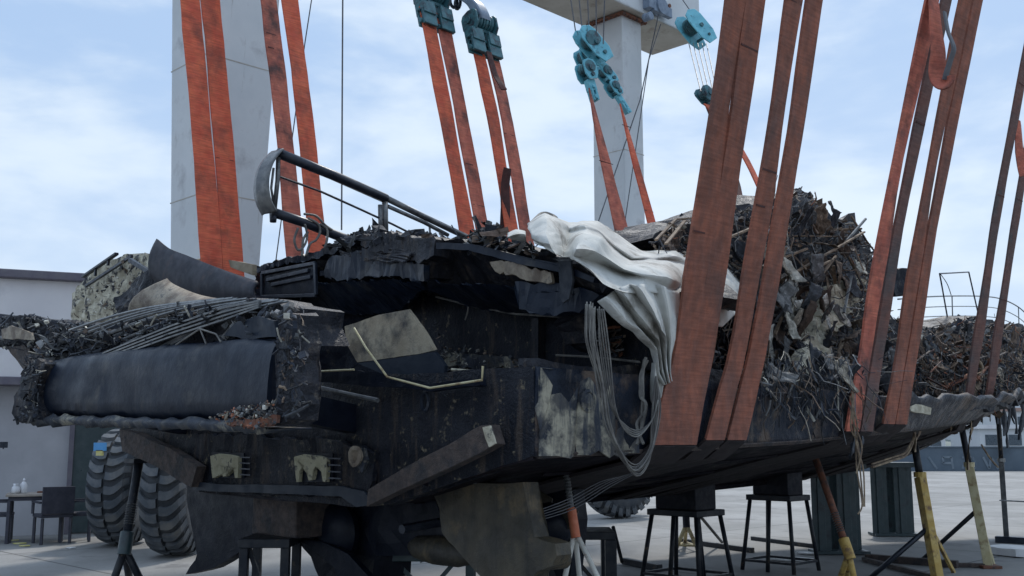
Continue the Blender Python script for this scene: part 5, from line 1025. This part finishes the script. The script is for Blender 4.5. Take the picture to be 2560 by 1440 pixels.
roll = [cline([(245, 265), (345, 190), (490, 240), (560, 238), (640, 245), (760, 318), (900, 398), (1010, 393), (1085, 385), (1180, 440), (1330, 462), (1400, 510)], [2.0, 1.9, 2.0, 1.9, 1.9, 1.9, 1.9, 2.0, 2.1, 2.1, 2.0, 1.9]),
    cline([(252, 285), (350, 222), (488, 272), (570, 262), (650, 283), (740, 358), (850, 430), (960, 428), (1060, 428), (1180, 470), (1340, 500), (1452, 585)], [2.2, 2.35, 2.1, 2.3, 2.3, 2.3, 2.4, 2.4, 2.45, 2.3, 2.2, 2.0]),
    cline([(262, 300), (362, 262), (484, 300), (580, 290), (660, 312), (735, 382), (828, 447), (940, 452), (1040, 452), (1180, 510), (1340, 540), (1450, 612)], [2.3, 2.5, 2.1, 2.35, 2.34, 2.3, 2.36, 2.45, 2.4, 2.4, 2.45, 2.2]),
    cline([(272, 312), (372, 305), (476, 335), (560, 328), (660, 340), (722, 408), (812, 470), (930, 478), (1030, 490), (1150, 540), (1325, 590), (1447, 640)], [2.4, 2.72, 2.2, 2.75, 2.78, 2.7, 2.7, 2.82, 2.78, 2.65, 2.6, 2.35]),
    cline([(282, 326), (388, 350), (468, 372), (542, 375), (640, 386), (702, 432), (800, 492), (930, 522), (1040, 545), (1140, 580), (1315, 640), (1420, 690)], [2.45, 2.8, 2.3, 2.88, 2.92, 2.9, 2.92, 3.0, 2.95, 2.7, 2.65, 2.5]),
    cline([(290, 336), (404, 378), (462, 402), (532, 408), (620, 440), (700, 472), (800, 520), (920, 545), (1022, 590), (1128, 610), (1320, 680), (1440, 718)], [2.45, 2.78, 2.45, 2.82, 2.82, 2.8, 2.82, 2.98, 2.9, 2.74, 2.7, 2.5]),
    cline([(298, 348), (418, 398), (457, 430), (542, 432), (622, 492), (700, 556), (790, 598), (880, 612), (985, 622), (1112, 655), (1310, 725), (1402, 752)], [2.5, 2.8, 2.5, 2.85, 2.98, 3.02, 3.04, 3.04, 2.98, 2.8, 2.66, 2.6]),
    cline([(305, 344), (420, 396), (460, 424), (552, 430), (635, 490), (712, 548), (797, 585), (875, 596), (980, 600), (1105, 630), (1290, 800), (1335, 818)], 2.66)]
sheet(roll, 7, 6, .022, 3, .45).build('rolled_cover', 'tarp', tp, auto=True, thick=.006)
R1, V1 = [3.0, 3.0, 2.96, 2.93, 2.9, 2.88], [2.93, 2.95, 2.91, 2.87, 2.86, 2.86]
fall = [cline(p, q) for p, q in (
    ([(668, 655), (760, 790), (900, 910), (955, 985), (965, 1080), (1012, 1140)], V1), ([(712, 630), (810, 790), (925, 900), (970, 980), (985, 1080), (1018, 1138)], R1),
    ([(745, 610), (850, 790), (945, 895), (982, 980), (998, 1080), (1024, 1134)], [2.88, 2.9, 2.88, 2.86, 2.85, 2.85]), ([(778, 590), (885, 785), (965, 890), (997, 980), (1012, 1080), (1031, 1132)], R1),
    ([(825, 580), (940, 775), (1000, 885), (1016, 980), (1026, 1080), (1040, 1129)], [2.97, 2.98, 2.93, 2.88, 2.86, 2.86]), ([(872, 580), (955, 770), (1012, 880), (1028, 975), (1035, 1075), (1046, 1126)], [3.08, 3.07, 3.0, 2.95, 2.92, 2.9]),
    ([(940, 580), (1005, 760), (1045, 875), (1045, 970), (1047, 1070), (1054, 1121)], V1), ([(1010, 590), (1050, 760), (1072, 870), (1062, 965), (1058, 1065), (1061, 1116)], R1),
    ([(1060, 600), (1085, 760), (1100, 865), (1075, 960), (1066, 1060), (1067, 1112)], V1), ([(1115, 610), (1132, 770), (1136, 850), (1096, 955), (1076, 1040), (1075, 1106)], [2.88, 2.88, 2.88, 2.87, 2.86, 2.86]))]
sheet(fall, 8, 5, .028, 5, .6).build('hanging_fold', 'tarp', tp, auto=True, thick=.006)
sheet([cline([(955, 1010), (948, 1110), (950, 1210), (972, 1255)], 2.84), cline([(975, 1010), (972, 1110), (972, 1210), (985, 1250)], 2.92), cline([(1000, 1010), (998, 1110), (998, 1200), (1000, 1235)], 2.86), cline([(1030, 1010), (1026, 1110), (1014, 1180), (1012, 1222)], 2.88)], 5, 4, .01, 6, .6).build('hanging_fold', 'tarp', tp, auto=True, thick=.006)
sheet([cline([(1270, 780), (1262, 850), (1240, 950), (1228, 1030)], 2.68), cline([(1285, 780), (1276, 850), (1258, 950), (1240, 1034)], 2.74), cline([(1310, 785), (1284, 850), (1270, 950), (1248, 1026)], 2.68)], 5, 4, .008, 7, .6).build('hanging_fold', 'tarp', tp, auto=True, thick=.006)
sheet([cline([(148, 300), (195, 278), (245, 285)], [2.1, 2.1, 2.1]), cline([(152, 318), (200, 300), (250, 305)], [2.4, 2.5, 2.4]), cline([(180, 335), (212, 340), (256, 345)], 2.3)], 5, 4, .015, 8, .5).build('rolled_cover', 'tarp', tp, auto=True, thick=.006)
m = MB(); m.tube(smoothpath([cc(285, 245, 2.1), cc(345, 190, 1.95), cc(395, 200, 1.95), cc(420, 215, 2.0)], 5), .02, 6); m.build('cord_edge', 'cable', tp)
m = MB(); m.slab([hit(x, y, s=2.4) for x, y in [(1500, 760), (1560, 800), (1620, 870), (1640, 920), (1560, 905), (1490, 850), (1470, 790)]], -AS * .3, res=.08, amp=.05, freq=4, seed=5); m.build('torn_bulwark', 'char', yacht)
shards(MB(), [(1490, 790), (1530, 820), (1600, 890), (1620, 925), (1540, 900), (1495, 850)], (2.42, 2.5), 140, BRN * 2 + GRY + BLK + RST, (.015, .06), seed=61, elong=1.4)
# ================================================================== CABLES
def cables():
    rnd = random.Random(8); m = MB()
    for k in range(11):
        a = k / 12; bot = 1165 + a * 26 + rnd.uniform(-6, 6); x0 = 1462 + rnd.uniform(0, 36); xr = 1634 + rnd.uniform(-8, 12)
        pts = [(x0 + 2, 762 + rnd.uniform(-8, 10)), (x0 + 1, 806 + rnd.uniform(-10, 10)), (x0 + 4 + rnd.uniform(-4, 4), 860), (1492 + 14 * (1 - a) + rnd.uniform(-5, 6), 960), (1512 + 16 * (1 - a) + rnd.uniform(-4, 5), 1060), (1545 + 10 * (1 - a) + rnd.uniform(-4, 5), 1135), (1592 + rnd.uniform(-5, 5), bot), (1624, bot - 42), (xr, 1070), (xr + 6, 1000 + rnd.uniform(-10, 10)), (1640, 940)]
        s = 2.92 + rnd.uniform(0, .12); m.tube(smoothpath([hit(x, y, s=s) for x, y in pts], 5), rnd.uniform(.004, .0065), 6)
    for k in range(4):
        bot = 1076 + k * 5; pts = [(1494 + k * 5, 772), (1498 + k * 6, 820), (1508 + k * 6, 900), (1525 + k * 4, 1010), (1560, 1060 + k * 4), (1595, bot), (1630, 1050), (1645, 1000)]
        m.tube(smoothpath([hit(x, y, s=2.96 + k * .02) for x, y in pts], 5), .005, 6)
    return tag(m.build('cable_bundle', 'cable', smooth=True), 'bundle of burnt pale cables hanging in long loops beneath the tarpaulin', 'cables')
cables()
m = MB(); rnd = random.Random(2)
for k in range(5): m.tube(smoothpath([hit(1560 + k * 16, 1190 - k * 6, s=2.3), hit(1500 + k * 8, 1205 + k * 2, s=2.3), hit(1420 + k * 4, 1248 + k * 6, s=2.3), hit(1335, 1280 + k * 6, s=2.3)], 4), .0035, 5)
tag(m.build('cable_bundle', 'rope'), 'thin straight cables slanting down behind the white and orange jack stand', 'cables')
m = MB(); rnd = random.Random(12); P = [hit(x, y, s=2.9) for x, y in [(1612, 905), (1618, 940), (1606, 985), (1612, 1020), (1604, 1060), (1598, 1110)]]
for k in range(3): m.tube(smoothpath([p + noise.noise_vector(p * 9 + Vector((k, 0, 0))) * .05 for p in P], 5), .011, 5)
tag(m.build('frayed_rope', 'cable'), 'frayed light rope hanging down inside the cable loops', 'rope')
m = MB(); P = [hit(x, y, s=2.98) for x, y in [(2128, 990), (2135, 1060), (2145, 1110), (2150, 1180), (2152, 1260), (2146, 1300), (2120, 1330)]]
for k in range(5): m.tube(smoothpath([p + noise.noise_vector(p * 7 + Vector((k * 5, 0, 0))) * .08 for p in P[:4 + k % 3]], 5), .007, 5)
tag(m.build('frayed_rope', 'rag'), 'tangle of burnt rope and wire hanging from the hull side amidships', 'rope')
m = MB(); P = [hit(x, y, s=2.4) for x, y in [(2290, 1060), (2280, 1110), (2262, 1140), (2235, 1150), (2180, 1168)]]; m.tube(smoothpath(P, 5), .014, 5); m.tube(smoothpath([p + AZ * .03 for p in P[1:]], 5), .01, 5)
tag(m.build('frayed_rope', 'rag'), 'pale rope trailing back along the hull bottom from the yellow stand', 'rope')
# ================================================================== STANDS
def G(px, py): return hit(px, py, z=0)
def tripod(label, head, mid, feet, r0, mats, Y=None, extras=None, group='jack stands propping the hull', name='jack_stand', sl=.2):
    base = sum(feet, Vector()) / len(feet); r = thing(name, Vector((base.x, base.y, 0)), label, 'jack stand', group)
    m = MB(); m.tube([mid, head], r0, 10); m.build('pole', mats[0], r, smooth=True)
    d = (head - mid).normalized(); m = MB(); m.lathe(mid + d * -.05, d, [(0, r0 * 1.5), (sl, r0 * 1.5), (sl + .01, r0)], 12); m.build('sleeve', mats[1], r, auto=True)
    m = MB(); m.box(head, AS * .1, AT * .1, AZ * .02); m.build('head_pad', mats[0], r)
    m = MB(); c0 = mid + d * (sl + .02)
    for k in range(9): m.lathe(c0 + d * k * .022, d, [(0, r0), (.006, r0 * 1.25), (.012, r0)], 10)
    m.build('screw_thread', 'steel', r)
    for f in feet:
        m = MB(); m.tube([mid, f + AZ * .02], r0 * .85, 8); m.build('leg', mats[2], r, smooth=True)
    for i in range(len(feet)):
        m = MB(); a = mid.lerp(feet[i], .8); b2 = mid.lerp(feet[(i + 1) % len(feet)], .8); m.tube([a, b2], r0 * .5, 6); m.build('brace', mats[2], r)
    return r
# white and orange stand in front of the starboard quarter
tripod('white legged jack stand with orange sleeve under the starboard quarter', hit(1410, 1150, Y=7.5), hit(1437, 1326, Y=7.4), [G(1366, 1672), G(1468, 1640), G(1612, 1690)], .022, ['steel', 'orange_paint', 'white_paint'])
# black stand at port quarter
tripod('black jack stand with thick leaning pole under the port trim tab', hit(348, 1152, Y=9.9), hit(312, 1372, Y=9.75), [G(252, 1545), G(388, 1530), G(330, 1500)], .042, ['stand_black', 'stand_green', 'stand_black'])
# rust coloured stand with yellow foot
tripod('rusty red pole stand with yellow foot under the hull amidships', hit(2035, 1135, Y=10.6), hit(2122, 1385, Y=10.3), [G(2082, 1500), G(2150, 1515), G(2115, 1480)], .035, ['rust', 'yellow_paint', 'yellow_paint'])
def prop(label, top, foot, mt, back, bmt='steel_dark', extra=None, w=.1, upm='stand_black', split=.35):
    r = thing('raking_prop', Vector((foot.x, foot.y, 0)), label, 'prop', 'raking props along the starboard bow')
    q = top.lerp(foot, split); m = MB(); m.tube([top, q], w * .36, 10); m.build('screw_pole', upm, r, smooth=True)
    m = MB(); m.bar(q, foot, w * .8, w); m.build('lower_leg', mt, r, bevel=.008)
    m = MB(); m.lathe(q + AZ * .03, AZ, [(-.03, w * .6), (.03, w * .6)], 10); m.build('collar', mt, r)
    if back:
        m = MB(); a = top.lerp(foot, back[2]); m.tube([a, back[0]], .03, 8); m.build('brace', bmt, r, smooth=True)
        m = MB(); m.bar(foot + AZ * .03, back[1] + AZ * .03, .07, .05); m.build('ground_beam', 'trim_brown', r, bevel=.005)
    if extra:
        m = MB(); m.bar(q.lerp(foot, .45), extra, .035, .045); m.build('side_strut', mt, r)
    m = MB(); m.box(foot + AZ * .02, Vector((.12, 0, 0)), Vector((0, .12, 0)), AZ * .018); m.build('foot_plate', 'rust', r, bevel=.004)
    return r
prop('yellow raking prop with black brace, nearest of the bow props', hit(2286, 1110, Y=12.6), G(2345, 1452), 'yellow_paint', (G(2175, 1445), G(2160, 1403), .62), extra=G(2385, 1432), w=.12, split=.25)
prop('pale yellow prop with turnbuckle brace under the bow', hit(2403, 1062, Y=13.6), G(2472, 1420), 'pale_yellow', (G(2305, 1400), G(2390, 1418), .6), 'stand_black', extra=G(2484, 1412), w=.11, split=.3)
prop('slim grey steel prop farthest forward at the right edge', hit(2492, 990, Y=16.4), G(2517, 1356), 'steel', None, w=.1, split=.45)
m = MB(); m.bar(G(2490, 1356) + AZ * .05, G(2600, 1362) + AZ * .05, .14, .1); tag(m.build('ground_beam', 'steel_dark', bevel=.01), 'dark steel beam lying on the ground at the foot of the slim grey prop', 'beam')
m = MB(); m.tube([hit(2500, 1251, Y=16.2), hit(2600, 1256, Y=15)], .012, 6); tag(m.build('tie_bar', 'steel'), 'thin horizontal tie bar running right from the slim grey prop', 'bar')
# keel stools
def stool(label, c, w, ztop, zbox, legs, mt='stand_black', group='keel stands under the hull'):
    r = thing('keel_stand', Vector((c.x, c.y, 0)), label, 'keel stand', group); zc = ztop
    m = MB(); m.box(Vector((c.x, c.y, (ztop + zbox) / 2)), AS * w * .5, AT * w * .36, AZ * (ztop - zbox) / 2); m.build('timber_block', 'block_wood', r, bevel=.01)
    m = MB(); m.box(Vector((c.x, c.y, zbox - .035)), AS * w * .62, AT * w * .5, AZ * .034); m.build('top_plate', mt, r, bevel=.008)
    for a, b2 in legs:
        m = MB(); p = Vector((c.x, c.y, zbox - .07)) + AS * a * w * .55 + AT * b2 * w * .42; q = Vector((c.x, c.y, 0)) + AS * a * w * .72 + AT * b2 * w * .6; m.tube([p, q], .026, 8); m.build('leg', mt, r, smooth=True)
    m = MB(); P = [Vector((c.x, c.y, .12)) + AS * a * w * .7 + AT * b2 * w * .58 for a, b2 in ((-1, -1), (1, -1), (1, 1), (-1, 1))]
    for i in range(4): m.bar(P[i], P[(i + 1) % 4], .03, .03)
    m.build('leg_brace', mt, r)
    return r
L6 = [(-1, -1), (-1, 1), (1, -1), (1, 1), (0, -1), (0, 1), (.5, 0)]
c = hit(1713, 1220, Y=12.0); stool('nearest black keel stand with seven legs under the hull centre', c, .55, c.z + .12, hit(1713, 1272, Y=12.0).z, L6)
c = hit(1943, 1190, Y=13.3); stool('second black keel stand with bright scraps at its feet', c, .5, c.z + .15, hit(1943, 1236, Y=13.3).z, L6[:5])
def column_stand(label, pxs, ytop, ybot, Yd, ws):
    c0 = G(sum(pxs) / len(pxs), ybot); r = thing('column_stand', c0, label, 'keel stand', 'green column stands under the bow'); zt = hit(pxs[0], ytop, Y=Yd).z
    for i, px in enumerate(pxs):
        p = hit(px, ybot, Y=Yd); q = Vector((p.x, p.y + (i % 2) * .25, 0)); m = MB(); cw = ws[i]; m.bar(q, q + AZ * zt, cw * .55, .1); m.bar(q - Vector((cw / 2, 0, 0)), q - Vector((cw / 2, 0, 0)) + AZ * zt, .018, .14); m.bar(q + Vector((cw / 2, 0, 0)), q + Vector((cw / 2, 0, 0)) + AZ * zt, .018, .14); m.build('column', 'stand_green', r, bevel=.004)
    a = hit(pxs[0], ybot, Y=Yd); b2 = hit(pxs[-1], ybot, Y=Yd)
    m = MB(); m.bar(Vector((a.x - .12, a.y + .1, .03)), Vector((b2.x + .12, b2.y + .1, .03)), .4, .04); m.build('base_plate', 'stand_green', r)
    m = MB(); m.bar(Vector((a.x - .1, a.y + .1, zt + .04)), Vector((b2.x + .1, b2.y + .1, zt + .04)), .5, .08); m.build('cap_plate', 'stand_green', r)
column_stand('dark green steel column stand just forward of the rusty pole', [2057, 2092, 2122, 2150], 1172, 1385, 15.1, [.12, .1, .12, .08])
column_stand('farthest green column stand, with light gaps between its columns', [2203, 2236, 2260, 2284], 1168, 1342, 17.9, [.13, .12, .12, .09])
# stands under the stern gear
def framestand(label, pts, Yd, mt='stand_green'):
    r = thing('trestle', G(pts[0][0], 1440 + 60), label, 'trestle', 'steel trestles under the stern gear')
    return r
def trestle(label, x0, x1, ytop, Yd, braces, mt='stand_green', wd=.07):
    a = hit(x0, ytop, Y=Yd); b2 = hit(x1, ytop, Y=Yd); r = thing('trestle', Vector(((a.x + b2.x) / 2, Yd + .2, 0)), label, 'trestle', 'steel trestles under the stern gear')
    m = MB(); m.box((a + b2) / 2 + Vector((0, .22, -.03)), Vector(((b2.x - a.x) / 2 + .04, 0, 0)), Vector((0, .28, 0)), AZ * .035); m.build('top_plate', mt, r, bevel=.006)
    for p in (a, b2):
        for dy in (0, .44):
            m = MB(); m.bar(Vector((p.x, Yd + dy, 0)), Vector((p.x, Yd + dy, a.z - .066)), wd); m.build('leg', mt, r, bevel=.005)
    for (xa, ya, xb, yb) in braces:
        m = MB(); m.bar(hit(xa, ya, Y=Yd + .05), hit(xb, yb, Y=Yd + .05), .035); m.build('brace', mt, r)
    m = MB(); m.bar(Vector((a.x, Yd, .25)), Vector((b2.x, Yd, .25)), .04); m.build('cross_bar', mt, r)
    return r
trestle('black trestle under the brown shaft bracket with diagonal brace', 612, 715, 1348, 8.6, [(620, 1362, 655, 1470)], 'stand_black')
trestle('greenish trestle with rubble on top under the stern centre', 945, 1175, 1382, 8.9, [(980, 1390, 1050, 1470), (1150, 1390, 1080, 1470)])
trestle('dark trestle right of the white legged stand', 1385, 1526, 1330, 9.6, [(1400, 1350, 1500, 1470)], 'stand_black', .1)
shards(MB(), [(940, 1360), (1100, 1350), (1170, 1372), (1175, 1388), (935, 1390)], (8.9, 9.2), 160, GRY * 2 + WHT[:1] + BLK, (.03, .1), plane='Y', seed=71, name='rubble_pile', par=False)
tag(bpy.data.objects['rubble_pile'], 'small heap of grey rubble on the greenish trestle', 'rubble')
# background jack stands between the keel stools
tripod('thin black jack stand seen between the legs of the nearest keel stand', hit(1712, 1230, Y=15.5), hit(1716, 1310, Y=15.4), [G(1690, 1376), G(1745, 1378), G(1712, 1366)], .035, ['stand_black', 'block_wood', 'pale_yellow'])
def gbeam(a, b2, label, mt='stand_black', w=.08):
    m = MB(); m.bar(G(*a) + AZ * w / 2, G(*b2) + AZ * w / 2, w, w); tag(m.build('ground_beam', mt, bevel=.006), label, 'beam', 'steel base beams lying on the ground')
gbeam((1560, 1410), (1650, 1428), 'dark base beam on the ground left of the nearest keel stand')
gbeam((1690, 1355), (1882, 1382), 'long dark base beam on the ground between the two keel stands', w=.07)
gbeam((1880, 1350), (2050, 1372), 'base beam on the ground behind the second keel stand', w=.06)
gbeam((2165, 1402), (2395, 1420), 'rusty base beam on the ground between the yellow props', 'trim_brown', .09)
m = MB(); m.tube([G(1555, 1412) + AZ * .04, hit(1533, 1318, Y=13.4)], .025, 8); tag(m.build('brace_bar', 'stand_black'), 'short black brace rising from the base beam by the stern trestle', 'bar')
m = MB(); m.tube([G(1805, 1362) + AZ * .04, hit(1752, 1292, Y=14.6)], .022, 8); tag(m.build('brace_bar', 'stand_black'), 'short black brace rising from the beam between the keel stands', 'bar')
for i, (px, py, sx, sy, lab) in enumerate(((1982, 1402, .28, .07, 'larger white flat scrap on the ground by the second keel stand'), (2025, 1386, .16, .05, 'smaller white flat scrap behind the second keel stand'), (2535, 1388, .28, .16, 'white sack lying on the ground at the right edge'))):
    c = G(px, py); m = MB(); m.slab([c + Vector((math.cos(a) * sx * (1 + .2 * math.sin(a * 3)), math.sin(a) * sy * 2.5, .012)) for a in [k * .7 for k in range(9)]], AZ * (.02 if i < 2 else .1), res=.12, amp=.01)
    for v in m.v: v.z = max(v.z, .008)
    tag(m.build('plastic_scrap', 'litter'), lab, 'litter', 'white scraps on the yard')
m = MB(); c = hit(1874, 1200, Y=40); m.cbox((c.x, c.y, .17), .1, .1, .17); m.cbox((c.x, c.y, .36), .05, .05, .03); tag(m.build('fuel_can', 'red_plastic', bevel=.02), 'tiny red plastic container far beyond the keel stands', 'container')
